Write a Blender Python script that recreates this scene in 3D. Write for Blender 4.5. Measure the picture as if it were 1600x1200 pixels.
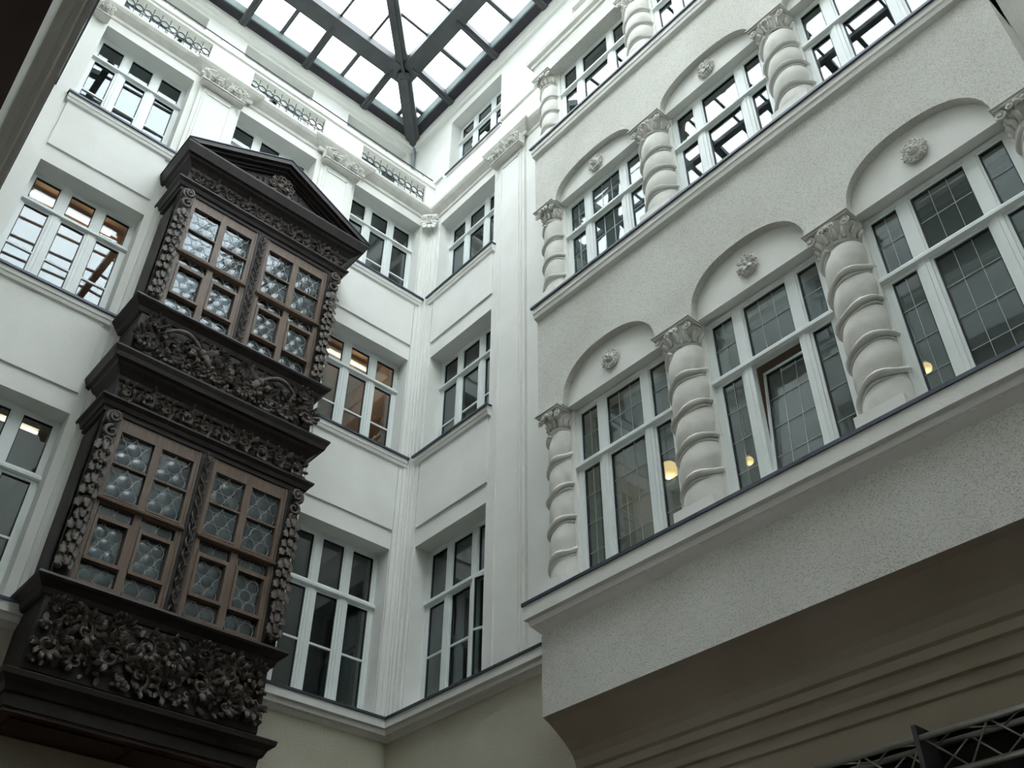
import bpy, math, random
from mathutils import Matrix, Vector
for o in list(bpy.data.objects): bpy.data.objects.remove(o, do_unlink=True)
S = bpy.context.scene
COL = S.collection
PI = math.pi
rnd = random.Random(7)

# ------------------------------------------------------------------ camera
cam_d = bpy.data.cameras.new('camera'); cam = bpy.data.objects.new('camera', cam_d); COL.objects.link(cam)
RW = ((0.7489, -0.6627, 0.0066), (0.4290, 0.4772, -0.7670), (0.5051, 0.5772, 0.6416))
r_, d_, f_ = [Vector(v).normalized() for v in RW]
m = Matrix.Identity(4)
for i in range(3):
    m[i][0] = r_[i]; m[i][1] = -d_[i]; m[i][2] = -f_[i]; m[i][3] = (-7.18, -10.6, 1.6)[i]
cam.matrix_world = m
cam_d.sensor_width = 36.0; cam_d.lens = 1544.8 / 1600 * 36.0
cam_d.clip_start = 0.02; cam_d.clip_end = 200
S.camera = cam

# ------------------------------------------------------------------ world: white overcast sky
w = bpy.data.worlds.new('overcast_sky'); S.world = w; w.use_nodes = True
bg = w.node_tree.nodes['Background']; bg.inputs[0].default_value = (0.985, 0.965, 0.985, 1); bg.inputs[1].default_value = 3.2
S.view_settings.view_transform = 'Standard'; S.view_settings.look = 'None'
S.view_settings.gamma = 1; S.view_settings.use_curve_mapping = False
S.view_settings.exposure = 1.50

# ------------------------------------------------------------------ materials
def new_mat(name):
    mt = bpy.data.materials.new(name); mt.use_nodes = True
    return mt, mt.node_tree, mt.node_tree.nodes['Principled BSDF']
def noisy(name, c1, c2, scale=3.0, rough=0.8, bump=0.0, bscale=60.0, spec=0.3, bdist=0.01, detail=4, metallic=0.0, pits=False, stretch=None):
    mt, nt, b = new_mat(name); N = nt.nodes; L = nt.links
    tc = N.new('ShaderNodeTexCoord'); src = tc.outputs['Object']
    if stretch:
        mp = N.new('ShaderNodeMapping'); mp.inputs['Scale'].default_value = stretch; L.new(src, mp.inputs[0]); src = mp.outputs[0]
    n = N.new('ShaderNodeTexNoise'); n.inputs['Scale'].default_value = scale; n.inputs['Detail'].default_value = detail; L.new(src, n.inputs['Vector'])
    cr = N.new('ShaderNodeValToRGB'); cr.color_ramp.elements[0].position = 0.32; cr.color_ramp.elements[1].position = 0.68
    cr.color_ramp.elements[0].color = (*c1, 1); cr.color_ramp.elements[1].color = (*c2, 1)
    L.new(n.outputs[0], cr.inputs[0])
    L.new(cr.outputs[0], b.inputs['Base Color'])
    b.inputs['Roughness'].default_value = rough; b.inputs['Specular IOR Level'].default_value = spec; b.inputs['Metallic'].default_value = metallic
    if bump:
        n2 = N.new('ShaderNodeTexNoise'); n2.inputs['Scale'].default_value = bscale; n2.inputs['Detail'].default_value = 3; L.new(src, n2.inputs['Vector'])
        h = n2.outputs[0]
        if pits:
            mr = N.new('ShaderNodeMapRange'); mr.inputs[1].default_value = 0.33; mr.inputs[2].default_value = 0.5; L.new(h, mr.inputs[0]); h = mr.outputs[0]
            mx = N.new('ShaderNodeMixRGB'); mx.blend_type = 'MULTIPLY'; mx.inputs[0].default_value = 0.35
            L.new(cr.outputs[0], mx.inputs[1]); L.new(h, mx.inputs[2]); L.new(mx.outputs[0], b.inputs['Base Color'])
        bp = N.new('ShaderNodeBump'); bp.inputs['Strength'].default_value = bump; bp.inputs['Distance'].default_value = bdist
        L.new(h, bp.inputs['Height']); L.new(bp.outputs[0], b.inputs['Normal'])
    return mt
def glass(name, tint=(0.80, 0.86, 0.84), refl=1.7, rough=0.0, wav=0.0, wscale=3.0, body=0.0, bodycol=(0.4, 0.45, 0.47)):
    mt = bpy.data.materials.new(name); mt.use_nodes = True; nt = mt.node_tree; N = nt.nodes; L = nt.links
    for x in list(N): N.remove(x)
    out = N.new('ShaderNodeOutputMaterial'); mix = N.new('ShaderNodeMixShader'); t = N.new('ShaderNodeBsdfTransparent'); g = N.new('ShaderNodeBsdfGlossy')
    fr = N.new('ShaderNodeFresnel'); mu = N.new('ShaderNodeMath'); mu.operation = 'MULTIPLY'; mu.use_clamp = True
    ge = N.new('ShaderNodeNewGeometry'); io = N.new('ShaderNodeMapRange'); io.inputs[3].default_value = 1.5; io.inputs[4].default_value = 1 / 1.5
    L.new(ge.outputs['Backfacing'], io.inputs[0]); L.new(io.outputs[0], fr.inputs[0]); mu.inputs[1].default_value = refl
    t.inputs[0].default_value = (*tint, 1); g.inputs['Color'].default_value = (0.93, 0.97, 1, 1); g.inputs['Roughness'].default_value = rough
    L.new(fr.outputs[0], mu.inputs[0]); L.new(mu.outputs[0], mix.inputs[0])
    base = t.outputs[0]
    if body:
        df = N.new('ShaderNodeBsdfDiffuse'); df.inputs[0].default_value = (*bodycol, 1)
        m2 = N.new('ShaderNodeMixShader'); m2.inputs[0].default_value = body; L.new(t.outputs[0], m2.inputs[1]); L.new(df.outputs[0], m2.inputs[2]); base = m2.outputs[0]
    L.new(base, mix.inputs[1]); L.new(g.outputs[0], mix.inputs[2]); L.new(mix.outputs[0], out.inputs[0])
    if wav:
        tc = N.new('ShaderNodeTexCoord'); n = N.new('ShaderNodeTexNoise'); n.inputs['Scale'].default_value = wscale; n.inputs['Detail'].default_value = 1
        bp = N.new('ShaderNodeBump'); bp.inputs['Strength'].default_value = wav; bp.inputs['Distance'].default_value = 0.01
        L.new(tc.outputs['Object'], n.inputs['Vector']); L.new(n.outputs[0], bp.inputs['Height']); L.new(bp.outputs[0], g.inputs['Normal']); L.new(bp.outputs[0], fr.inputs['Normal'])
    return mt
def emit(name, col, s):
    mt, nt, b = new_mat(name)
    b.inputs['Base Color'].default_value = (*col, 1); b.inputs['Emission Color'].default_value = (*col, 1); b.inputs['Emission Strength'].default_value = s
    return mt
M = dict(
    stucco=noisy('smooth_stucco', (0.73, 0.73, 0.685), (0.80, 0.80, 0.76), 1.3, 0.9, 0.35, 55, 0.2, 0.008),
    rough=noisy('roughcast_stucco', (0.62, 0.615, 0.555), (0.70, 0.695, 0.64), 1.0, 0.95, 0.55, 95, 0.15, 0.009, pits=True),
    lower=noisy('tan_roughcast', (0.50, 0.47, 0.37), (0.58, 0.55, 0.44), 1.2, 0.95, 0.55, 95, 0.15, 0.009, pits=True),
    far=noisy('grey_render', (0.58, 0.58, 0.54), (0.64, 0.64, 0.60), 1.0, 0.9),
    stone=noisy('carved_limestone', (0.62, 0.61, 0.56), (0.74, 0.73, 0.68), 6, 0.9, 0.3, 90, 0.2, 0.006),
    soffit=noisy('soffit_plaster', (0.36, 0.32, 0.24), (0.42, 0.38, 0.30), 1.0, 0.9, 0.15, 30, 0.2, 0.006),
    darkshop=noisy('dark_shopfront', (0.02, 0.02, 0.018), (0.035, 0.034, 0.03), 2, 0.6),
    zinc=noisy('dark_zinc_flashing', (0.055, 0.065, 0.085), (0.085, 0.095, 0.12), 4, 0.45, 0, spec=0.5, metallic=0.3),
    frame=noisy('white_window_paint', (0.70, 0.75, 0.72), (0.76, 0.80, 0.775), 3, 0.4, spec=0.5),
    gasket=noisy('black_gasket', (0.02, 0.02, 0.03), (0.03, 0.03, 0.04), 5, 0.5),
    glass=glass('window_glass', refl=1.35),
    glassw=glass('wavy_leaded_glass', (0.72, 0.80, 0.78), 1.1, 0.01, 0.03, 3.0, body=0.13, bodycol=(0.35, 0.42, 0.42)),
    skyglass=glass('skylight_glass', (0.93, 0.985, 1.0), 0.8),
    lead=noisy('lead_came', (0.42, 0.44, 0.43), (0.55, 0.57, 0.55), 20, 0.35, spec=0.6, metallic=0.5),
    darkwood=noisy('dark_carved_oak', (0.010, 0.0072, 0.0066), (0.022, 0.0155, 0.014), 9, 0.55, 0.3, 40, 0.4, 0.004, stretch=(1, 1, 0.3)),
    carved=noisy('weathered_carved_oak', (0.046, 0.037, 0.030), (0.118, 0.097, 0.080), 14, 0.6, 0.3, 60, 0.35, 0.004),
    brown=noisy('brown_oak_frame', (0.105, 0.070, 0.048), (0.165, 0.115, 0.082), 6, 0.5, 0.2, 50, 0.4, 0.003, stretch=(8, 8, 0.8)),
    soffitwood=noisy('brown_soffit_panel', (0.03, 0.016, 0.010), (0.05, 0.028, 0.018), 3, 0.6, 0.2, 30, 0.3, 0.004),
    roundel=glass('crown_glass', (0.6, 0.68, 0.70), 1.3, 0.05, 0.22, 9.0, body=0.22, bodycol=(0.13, 0.155, 0.16)),
    steel=noisy('dark_grey_steel', (0.060, 0.066, 0.068), (0.085, 0.092, 0.092), 3, 0.5, spec=0.4),
    steelp=noisy('violet_black_steel', (0.028, 0.026, 0.034), (0.040, 0.037, 0.046), 3, 0.6, spec=0.3),
    curb=noisy('pale_curb_metal', (0.24, 0.30, 0.30), (0.30, 0.36, 0.36), 3, 0.5, spec=0.5),
    iron=noisy('black_wrought_iron', (0.03, 0.033, 0.036), (0.05, 0.052, 0.056), 6, 0.5, spec=0.4),
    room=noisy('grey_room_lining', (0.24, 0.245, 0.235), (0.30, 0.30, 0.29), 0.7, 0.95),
    warm=noisy('tan_room_lining', (0.44, 0.29, 0.19), (0.54, 0.37, 0.25), 0.7, 0.9),
    floor=noisy('courtyard_paving', (0.05, 0.038, 0.026), (0.075, 0.055, 0.04), 2, 0.8),
    tube=emit('fluorescent_tube', (1.0, 0.84, 0.68), 1.2),
    globe=emit('glowing_globe', (1.0, 0.62, 0.25), 0.6),
    alu=noisy('truss_aluminium', (0.30, 0.30, 0.27), (0.38, 0.38, 0.35), 5, 0.4, spec=0.5, metallic=0.6),
    white=noisy('lamp_enamel', (0.7, 0.68, 0.62), (0.75, 0.73, 0.68), 3, 0.5),
)

# ------------------------------------------------------------------ mesh helpers
class MB:
    def __init__(s): s.v = []; s.f = []; s.s = []
    def add(s, vs, fs, sm=False):
        k = len(s.v); s.v += [tuple(p) for p in vs]; s.f += [tuple(i + k for i in f) for f in fs]; s.s += [sm] * len(fs); return s
    def box(s, x0, x1, y0, y1, z0, z1):
        return s.add([(x, y, z) for z in (z0, z1) for y in (y0, y1) for x in (x0, x1)], [(0, 2, 3, 1), (4, 5, 7, 6), (0, 1, 5, 4), (2, 6, 7, 3), (0, 4, 6, 2), (1, 3, 7, 5)])
    def quad(s, a, b, c, d): return s.add([a, b, c, d], [(0, 1, 2, 3)])
    def prism(s, prof, x0, x1):                     # profile in (y, z) pushed along x
        n = len(prof); vs = [(x0, y, z) for y, z in prof] + [(x1, y, z) for y, z in prof]
        return s.add(vs, [(i, (i + 1) % n, n + (i + 1) % n, n + i) for i in range(n)] + [tuple(range(n - 1, -1, -1)), tuple(range(n, 2 * n))])
    def slab(s, poly, y0, y1):                      # polygon in (x, z) pushed along y
        n = len(poly); vs = [(x, y0, z) for x, z in poly] + [(x, y1, z) for x, z in poly]
        return s.add(vs, [(i, (i + 1) % n, n + (i + 1) % n, n + i) for i in range(n)] + [tuple(range(n - 1, -1, -1)), tuple(range(n, 2 * n))])
    def sweep(s, path, prof):                       # path in plan (x, y), profile (outward, z); outward = right of travel
        P = [Vector(p) for p in path]; rings = []
        for i, p in enumerate(P):
            ns = []
            if i > 0: d = (P[i] - P[i - 1]).normalized(); ns.append(Vector((d.y, -d.x)))
            if i < len(P) - 1: d = (P[i + 1] - P[i]).normalized(); ns.append(Vector((d.y, -d.x)))
            nn = sum(ns, Vector((0, 0))); nn.normalize(); k = 1 / max(0.2, nn.dot(ns[0]))
            rings.append([(p.x + nn.x * o * k, p.y + nn.y * o * k, z) for o, z in prof])
        n = len(prof); vs = [q for r in rings for q in r]; fs = []
        for i in range(len(P) - 1):
            for j in range(n): fs.append((i * n + j, (i + 1) * n + j, (i + 1) * n + (j + 1) % n, i * n + (j + 1) % n))
        fs += [tuple(range(n)), tuple((len(P) - 1) * n + j for j in range(n - 1, -1, -1))]
        return s.add(vs, fs)
    def tube(s, pts, rad, n=6, closed=False, flat=1.0, up=(0, -1, 0)):
        pts = [Vector(p) for p in pts]; K = len(pts); up = Vector(up); vs = []; fs = []
        if not isinstance(rad, (list, tuple)): rad = [rad] * K
        for i, p in enumerate(pts):
            if closed: t = pts[(i + 1) % K] - pts[i - 1]
            else: t = pts[min(i + 1, K - 1)] - pts[max(i - 1, 0)]
            t.normalize(); a = t.cross(up)
            if a.length < 1e-4: a = t.cross(Vector((1, 0.1, 0)))
            a.normalize(); b = a.cross(t).normalized()
            for j in range(n):
                an = 2 * PI * j / n; vs.append(p + a * math.cos(an) * rad[i] + b * math.sin(an) * rad[i] * flat)
        for i in range(K if closed else K - 1):
            i2 = (i + 1) % K
            for j in range(n): fs.append((i * n + j, i * n + (j + 1) % n, i2 * n + (j + 1) % n, i2 * n + j))
        if not closed: fs += [tuple(range(n - 1, -1, -1)), tuple((K - 1) * n + j for j in range(n))]
        return s.add(vs, fs, True)
    def bar(s, a, b, w, h, up=(0, 0, 1)):           # rectangular bar between two points
        a = Vector(a); b = Vector(b); t = (b - a).normalized(); sd = t.cross(Vector(up)).normalized(); u = sd.cross(t)
        vs = [p + sd * x * w / 2 + u * y * h / 2 for p in (a, b) for x, y in ((-1, -1), (1, -1), (1, 1), (-1, 1))]
        return s.add(vs, [(0, 1, 2, 3), (7, 6, 5, 4), (0, 4, 5, 1), (1, 5, 6, 2), (2, 6, 7, 3), (3, 7, 4, 0)])
    def ball(s, c, r, seg=8, ring=5):
        if not isinstance(r, (list, tuple)): r = (r, r, r)
        vs = [(c[0], c[1], c[2] + r[2])]
        for i in range(1, ring):
            a = PI * i / ring
            for j in range(seg): b = 2 * PI * j / seg; vs.append((c[0] + r[0] * math.sin(a) * math.cos(b), c[1] + r[1] * math.sin(a) * math.sin(b), c[2] + r[2] * math.cos(a)))
        vs.append((c[0], c[1], c[2] - r[2])); fs = []
        for j in range(seg): fs.append((0, 1 + j, 1 + (j + 1) % seg))
        for i in range(ring - 2):
            for j in range(seg): a = 1 + i * seg; fs.append((a + j, a + seg + j, a + seg + (j + 1) % seg, a + (j + 1) % seg))
        a = 1 + (ring - 2) * seg
        for j in range(seg): fs.append((a + j, len(vs) - 1, a + (j + 1) % seg))
        return s.add(vs, fs, True)
    def lathe(s, prof, seg=20, cx=0, cy=0):
        n = len(prof); vs = [(cx + r * math.cos(2 * PI * j / seg), cy + r * math.sin(2 * PI * j / seg), z) for j in range(seg) for r, z in prof]
        return s.add(vs, [(j * n + i, ((j + 1) % seg) * n + i, ((j + 1) % seg) * n + i + 1, j * n + i + 1) for j in range(seg) for i in range(n - 1)], True)
    def mesh(s, name, mat):
        me = bpy.data.meshes.new(name); me.from_pydata(s.v, [], s.f); me.polygons.foreach_set('use_smooth', s.s)
        me.materials.append(mat if not isinstance(mat, str) else M[mat]); me.update()
        return me
def link(name, me, parent=None, mat4=None):
    o = bpy.data.objects.new(name, me); COL.objects.link(o)
    if parent is not None: o.parent = parent
    if mat4 is not None:
        if parent is not None: o.matrix_local = mat4
        else: o.matrix_world = mat4
    return o
def obj(name, mb, mat, parent=None, mat4=None): return link(name, mb.mesh(name, mat), parent, mat4)
def tag(o, label=None, cat=None, group=None, kind=None):
    if label: o['label'] = label
    if cat: o['category'] = cat
    if group: o['group'] = group
    if kind: o['kind'] = kind
    return o
def struct(name, mb, mat, mat4=None, label=None):
    o = obj(name, mb, mat, None, mat4); o['kind'] = 'structure'
    if label: o['label'] = label
    return o
def empty(name, mat4=None):
    o = bpy.data.objects.new(name, None); COL.objects.link(o); o.empty_display_size = 0.2
    if mat4 is not None: o.matrix_world = mat4
    return o
def copy_tree(o, mat4, parent=None):
    c = o.copy(); COL.objects.link(c)
    for k in list(c.keys()):
        if parent is None and k in ('label',): del c[k]
    if parent is None: c.matrix_world = mat4
    else: c.parent = parent; c.matrix_local = mat4
    for ch in list(o.children): copy_tree(ch, ch.matrix_local.copy(), c)
    return c
T = lambda x, y, z: Matrix.Translation((x, y, z))
RZ = lambda a: Matrix.Rotation(a, 4, 'Z')
FA = Matrix.Identity(4)                     # back wall: u = x, into the wall = +y
FB = RZ(-PI / 2)                            # right wall: u = -y, into the wall = +x
FD = T(-6.86, 0, 0) @ RZ(math.radians(87.4))  # left wall, slightly out of square: u negative towards the camera

def wall(mb, u0, u1, z0, z1, holes, n=0.0, depth=0.34, reveal=True):
    us = sorted({u0, u1, *[h[0] for h in holes], *[h[1] for h in holes]}); zs = sorted({z0, z1, *[h[2] for h in holes], *[h[3] for h in holes]})
    for a, b in zip(us, us[1:]):
        for c, d in zip(zs, zs[1:]):
            if any(h[0] <= a + 1e-6 and b <= h[1] + 1e-6 and h[2] <= c + 1e-6 and d <= h[3] + 1e-6 for h in holes): continue
            mb.quad((a, n, c), (b, n, c), (b, n, d), (a, n, d))
    if reveal:
        for a, b, c, d in holes:
            e = n + depth
            mb.quad((a, n, c), (a, e, c), (b, e, c), (b, n, c)); mb.quad((a, n, d), (b, n, d), (b, e, d), (a, e, d))
            mb.quad((a, n, c), (a, n, d), (a, e, d), (a, e, c)); mb.quad((b, n, c), (b, e, c), (b, e, d), (b, n, d))
    return mb
def room(mb, u0, u1, z0, z1, n0, n1, holes):
    wall(mb, u0, u1, z0, z1, holes, n0, reveal=False)
    mb.quad((u0, n1, z0), (u1, n1, z0), (u1, n1, z1), (u0, n1, z1)); mb.quad((u0, n0, z0), (u0, n1, z0), (u0, n1, z1), (u0, n0, z1))
    mb.quad((u1, n0, z0), (u1, n1, z0), (u1, n1, z1), (u1, n0, z1)); mb.quad((u0, n0, z0), (u1, n0, z0), (u1, n1, z0), (u0, n1, z0)); mb.quad((u0, n0, z1), (u1, n0, z1), (u1, n1, z1), (u0, n1, z1))
    return mb

# ------------------------------------------------------------------ levels (metres above the courtyard floor)
A_COL = [(-6.50, -4.99), (-4.12, -2.59), (-1.76, -0.24)]
SILL = (6.45, 10.57, 14.05); HEAD = (8.95, 12.60, 16.0); TRAN = (8.12, 12.04, 15.47)
SKY = 19.56
holesA = [(a, b, z0, z1) for z0, z1 in zip(SILL, HEAD) for a, b in A_COL]
par_holes = [(-6.42, -4.90, 16.56, 17.2), (-4.08, -2.57, 16.56, 17.2), (-1.72, -0.22, 16.56, 17.2)]
# back wall
struct('wall_back', wall(MB(), -7.2, 0.0, 6.2, 16.50, holesA), 'stucco', FA, 'pale stucco back wall of the courtyard behind the carved oak oriel')
struct('wall_back_lower', wall(MB(), -7.2, 0.0, 0, 6.2, []), 'lower', FA, 'tan roughcast lower part of the back wall under the cornice')
struct('wall_right_lower', wall(MB(), 0, 3.70, 0, 6.2, []), 'lower', FB, 'tan roughcast lower part of the narrow right wall under the cornice')
mb = wall(MB(), -7.2, 0.0, 16.50, 17.3, par_holes, 0.0, 0.12)
wall(mb, -7.2, 0, 16.50, 17.3, par_holes, 0.12, reveal=False); mb.box(-7.2, 0.0, 0.0, 0.93, 16.44, 16.50)
struct('wall_back_parapet', mb, 'stucco', FA, 'low pale parapet above the back wall cornice with three ironwork openings')
mb = MB().box(-7.2, 0.0, -0.035, 0.20, 17.27, 17.38)
struct('trim_1', mb, 'stucco', FA, 'pale coping slab on the back wall parapet')
T_COL = [(-6.45, -4.93), (-4.10, -2.55), (-1.70, -0.18)]
struct('wall_back_upper', wall(MB(), -7.4, 0.0, 16.5, SKY, [(a, b, 17.0, 19.22) for a, b in T_COL], 0.93, 0.3), 'stucco', FA, 'set back pale attic wall behind the parapet just under the skylight')
# right wall (u = -y)
holesB = [(0.30, 1.88, z0, z1) for z0, z1 in zip(SILL, HEAD)] + [(0.42, 2.0, 17.36, 19.08), (4.0, 5.55, 17.36, 18.9), (6.0, 7.55, 17.36, 18.9)]
mb = wall(MB(), -0.93, 3.70, 6.2, SKY, [h for h in holesB if h[1] < 3]); wall(mb, 3.70, 16, 16.6, SKY, [h for h in holesB if h[1] > 3])
wall(mb, 3.70, 16, 4.33, 5.4, [])
struct('wall_right', mb, 'stucco', FB, 'pale stucco right wall between the back corner and the arcaded bay')
# left wall
D_W = [(-1.85, -0.35), (-5.6, -4.1), (-7.8, -6.3)]
holesD = [(a, b, z0, z1) for z0, z1 in zip(SILL, HEAD) for a, b in D_W]
struct('wall_left', wall(MB(), -16.5, 0.95, 5.3, SKY, holesD), 'stucco', FD, 'pale stucco left wall seen edge on at the far left')
mb = MB().quad((-16.5, 0, 5.3), (0.2, 0, 5.3), (0.2, 1.3, 5.15), (-16.5, 1.3, 5.15)); wall(mb, -16.5, 0.2, 0, 5.2, [], 1.3)
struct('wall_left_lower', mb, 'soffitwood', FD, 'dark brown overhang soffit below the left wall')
# front wall behind the camera
FF = T(0, -15.6, 0) @ RZ(PI)
holesF = [(a, a + 1.55, z0, z1) for z0, z1 in zip(SILL, HEAD) for a in (0.5, 2.9, 5.3)]
struct('wall_front', wall(MB(), -1, 9, 0, SKY, holesF), 'far', FF, 'pale stucco wall closing the courtyard behind the camera')
struct('floor', MB().box(-9, 1.5, -15.7, 0.5, -0.2, 0), 'floor', None, 'brown paved courtyard floor')

# ------------------------------------------------------------------ the arcaded bay on the right (u = -y, face at n = -0.68)
NB = -0.68
OP = [(4.09, 5.57), (6.09, 7.57), (8.05, 9.53)]
U0, U1 = 3.67, 9.92
BS = (6.52, 10.80, 14.24); BH = (8.98, 12.74, 16.1)
rows = [(6.52, 8.98, 10.80, 9.58), (10.80, 12.74, 14.24, 13.16)]
mb = MB()
def arch_pts(a, b, zb, zt, k=20):
    c = (a + b) / 2; R = (b - a) / 2; h = zt - zb
    return [(c - R * (abs(math.cos(t)) ** 0.86) * (1 if math.cos(t) > 0 else -1), zb + h * (math.sin(t) ** 0.86)) for t in [PI * i / k for i in range(k + 1)]]
for zs, zc, zn, za in rows:
    prev = U0
    for a, b in OP:
        mb.quad((prev, NB, zc), (a, NB, zc), (a, NB, zn), (prev, NB, zn)); prev = b
        P = arch_pts(a, b, zc + 0.0, za)
        for (x0, z0), (x1, z1) in zip(P, P[1:]):
            mb.quad((x0, NB, z0), (x1, NB, z1), (x1, NB, zn), (x0, NB, zn))
            mb.quad((x0, NB, z0), (x0, NB + 0.1, z0), (x1, NB + 0.1, z1), (x1, NB, z1))
    mb.quad((prev, NB, zc), (U1, NB, zc), (U1, NB, zn), (prev, NB, zn))
mb.box(U0, U1, NB, -0.3, 16.1, 16.62)
mb.quad((U0, NB, 5.3), (U1, NB, 5.3), (U1, NB, 6.52), (U0, NB, 6.52))
for u in (U0, U1):
    mb.quad((u, -0.50, 5.3), (u, 0, 4.95), (u, 0, 16.8), (u, -0.50, 16.8))
    for za_, zb_ in ((5.3, 6.52), (8.98, 10.80), (12.74, 14.24), (16.1, 16.8)): mb.quad((u, NB, za_), (u, -0.5, za_), (u, -0.5, zb_), (u, NB, zb_))
for z_ in (8.98, 12.74):
    ed = [U0] + [e for o in OP for e in o] + [U1]
    for a, b in zip(ed[0::2], ed[1::2]): mb.quad((a, NB, z_), (b, NB, z_), (b, -0.45, z_), (a, -0.45, z_))
mb.box(U0, U1, NB, 0.0, 16.62, 16.84)
struct('wall_right_bay', mb, 'rough', FB, 'roughcast projecting bay with arched window heads on the right')
# piers and lintel panels in smooth stucco
mb = MB()
for zs, zc in zip(BS, (9.0, 12.76, 16.1)):
    edges = [U0] + [e for o in OP for e in o] + [U1]
    for a, b in zip(edges[0::2], edges[1::2]): mb.box(a, b, -0.50, -0.12, zs - 0.05, zc + 0.02)
for (zs, zc, zn, za) in rows:
    for a, b in OP:
        P = arch_pts(a, b, zc, za); mb.slab([(a, zc - 0.0)] + P[1:-1] + [(b, zc - 0.0)], NB + 0.1, -0.2)
for i, zs in enumerate(BS): mb.box(U0, U1, -0.56, -0.12, zs - 0.3, zs + 0.04)
struct('wall_right_bay_piers', mb, 'stucco', FB, 'smooth plaster piers and tympana between the arcaded bay windows')
# cove below the bay and the mouldings under it
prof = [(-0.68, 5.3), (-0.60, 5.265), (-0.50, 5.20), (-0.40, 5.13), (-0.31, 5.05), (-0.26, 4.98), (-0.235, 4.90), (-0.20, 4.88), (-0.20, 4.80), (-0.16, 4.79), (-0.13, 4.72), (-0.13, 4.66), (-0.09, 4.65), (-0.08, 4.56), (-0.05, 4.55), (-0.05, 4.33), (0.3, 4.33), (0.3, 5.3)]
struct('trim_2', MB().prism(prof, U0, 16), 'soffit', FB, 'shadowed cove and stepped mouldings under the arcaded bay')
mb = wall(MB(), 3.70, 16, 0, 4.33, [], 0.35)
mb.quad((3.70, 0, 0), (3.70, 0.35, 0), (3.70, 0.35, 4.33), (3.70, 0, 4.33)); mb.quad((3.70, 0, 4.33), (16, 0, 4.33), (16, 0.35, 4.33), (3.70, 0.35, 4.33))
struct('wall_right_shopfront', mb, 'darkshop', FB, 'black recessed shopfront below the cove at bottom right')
# right wall beyond the bay
struct('wall_right_far', wall(MB(), 9.92, 16, 4.33, 16.8, []), 'rough', FB, 'plain roughcast wall beyond the arcaded bay at the upper right')
# ------------------------------------------------------------------ sills, cornices, drip lines
tn = [3]
def trim(mb, mat, mat4, label, flash=None):
    o = struct('trim_%d' % tn[0], mb, mat, mat4, label); tn[0] += 1
    if flash is not None: obj('metal_flashing', flash, 'zinc', o)
    return o
def sill(F, a, b, z, n, out, h, label, ends=True):
    prof = [(n - out + 0.015, z), (n - out + 0.015, z - h * 0.55), (n - out * 0.7, z - h * 0.62), (n - out * 0.6, z - h * 0.9), (n, z - h), (n + 0.3, z - h), (n + 0.3, z)]
    fl = MB().prism([(n - out - 0.012, z + 0.012), (n - out - 0.012, z - 0.022), (n - out + 0.012, z - 0.022), (n - out + 0.012, z), (n + 0.25, z + 0.03), (n + 0.25, z + 0.045)], a - 0.02, b + 0.02)
    trim(MB().prism(prof, a, b), 'stucco', F, label, fl)
for (z, rn) in ((SILL[1], 'middle'), (SILL[2], 'upper')):
    for (a, b), cn in zip(A_COL, ('left', 'central', 'right')): sill(FA, a - 0.06, b + 0.12, z, 0, 0.10, 0.17, 'sloping stucco sill under the %s row %s window of the back wall' % (rn, cn))
    sill(FB, 0.18, 1.94, z, 0, 0.10, 0.17, 'sloping stucco sill under the %s row window of the narrow right wall' % rn)
for z, rn in ((BS[1], 'middle'), (BS[2], 'top')): sill(FB, U0, U1 + 0.0, z, NB, 0.10, 0.2, 'long moulded sill under the %s row windows of the arcaded bay' % rn)
sill(FB, 0.40, 2.02, 17.36, 0, 0.05, 0.06, 'thin sill of the attic window on the narrow right wall')
sill(FD, -3.1, -0.30, SILL[1], 0, 0.10, 0.17, 'middle sill on the left wall'); sill(FD, -8.2, -3.95, SILL[1], 0, 0.10, 0.17, 'nearer middle sill on the left wall')
sill(FD, -3.1, -0.05, SILL[2], 0, 0.10, 0.17, 'upper sill on the left wall'); sill(FD, -8.2, -3.95, SILL[2], 0, 0.1, 0.17, 'nearer upper sill on the left wall')
# string cornice at first floor level, back + right wall, round the bay, left wall
prof = [(0.0, 6.19), (0.05, 6.235), (0.085, 6.25), (0.095, 6.31), (0.13, 6.32), (0.13, 6.445), (0.0, 6.46)]
flp = [(0.148, 6.46), (0.148, 6.428), (0.125, 6.428), (0.125, 6.447), (0.0, 6.462), (0.0, 6.475)]
path = [(-6.95, 0), (0, 0), (0, -3.70)]
o = trim(MB().sweep(path, prof), 'stucco', None, 'first floor cornice running along the back wall and the narrow right wall', MB().sweep(path, flp))
mb_r = MB()
for i in range(8): mb_r.ball((0, 0, 0), (0.034, 0.02, 0.034), 10, 6); break
ros = mb_r.mesh('rosette', 'stucco')
for i in range(10): link('rosette', ros, o, T(-2.0 + i * 0.2, -0.055, 6.262) )
for i in range(17): link('rosette', ros, o, T(-0.055, -0.2 - i * 0.2, 6.262) @ RZ(-PI / 2))
prof = [(0.0, 6.17), (0.03, 6.20), (0.07, 6.245), (0.085, 6.255), (0.095, 6.315), (0.135, 6.33), (0.135, 6.50), (0.0, 6.52)]
flp = [(0.152, 6.525), (0.152, 6.488), (0.13, 6.488), (0.13, 6.508), (-0.05, 6.53), (-0.05, 6.545)]
path = [(0.0, -3.67), (-0.68, -3.67), (-0.68, -9.92), (0, -9.92)]
o = trim(MB().sweep(path, prof), 'stucco', None, 'deep cornice with small round bosses below the lowest windows of the arcaded bay', MB().sweep(path, flp))
for i in range(30): link('rosette', ros, o, T(-0.68 - 0.058, -3.78 - i * 0.206, 6.262) @ RZ(-PI / 2))
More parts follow.
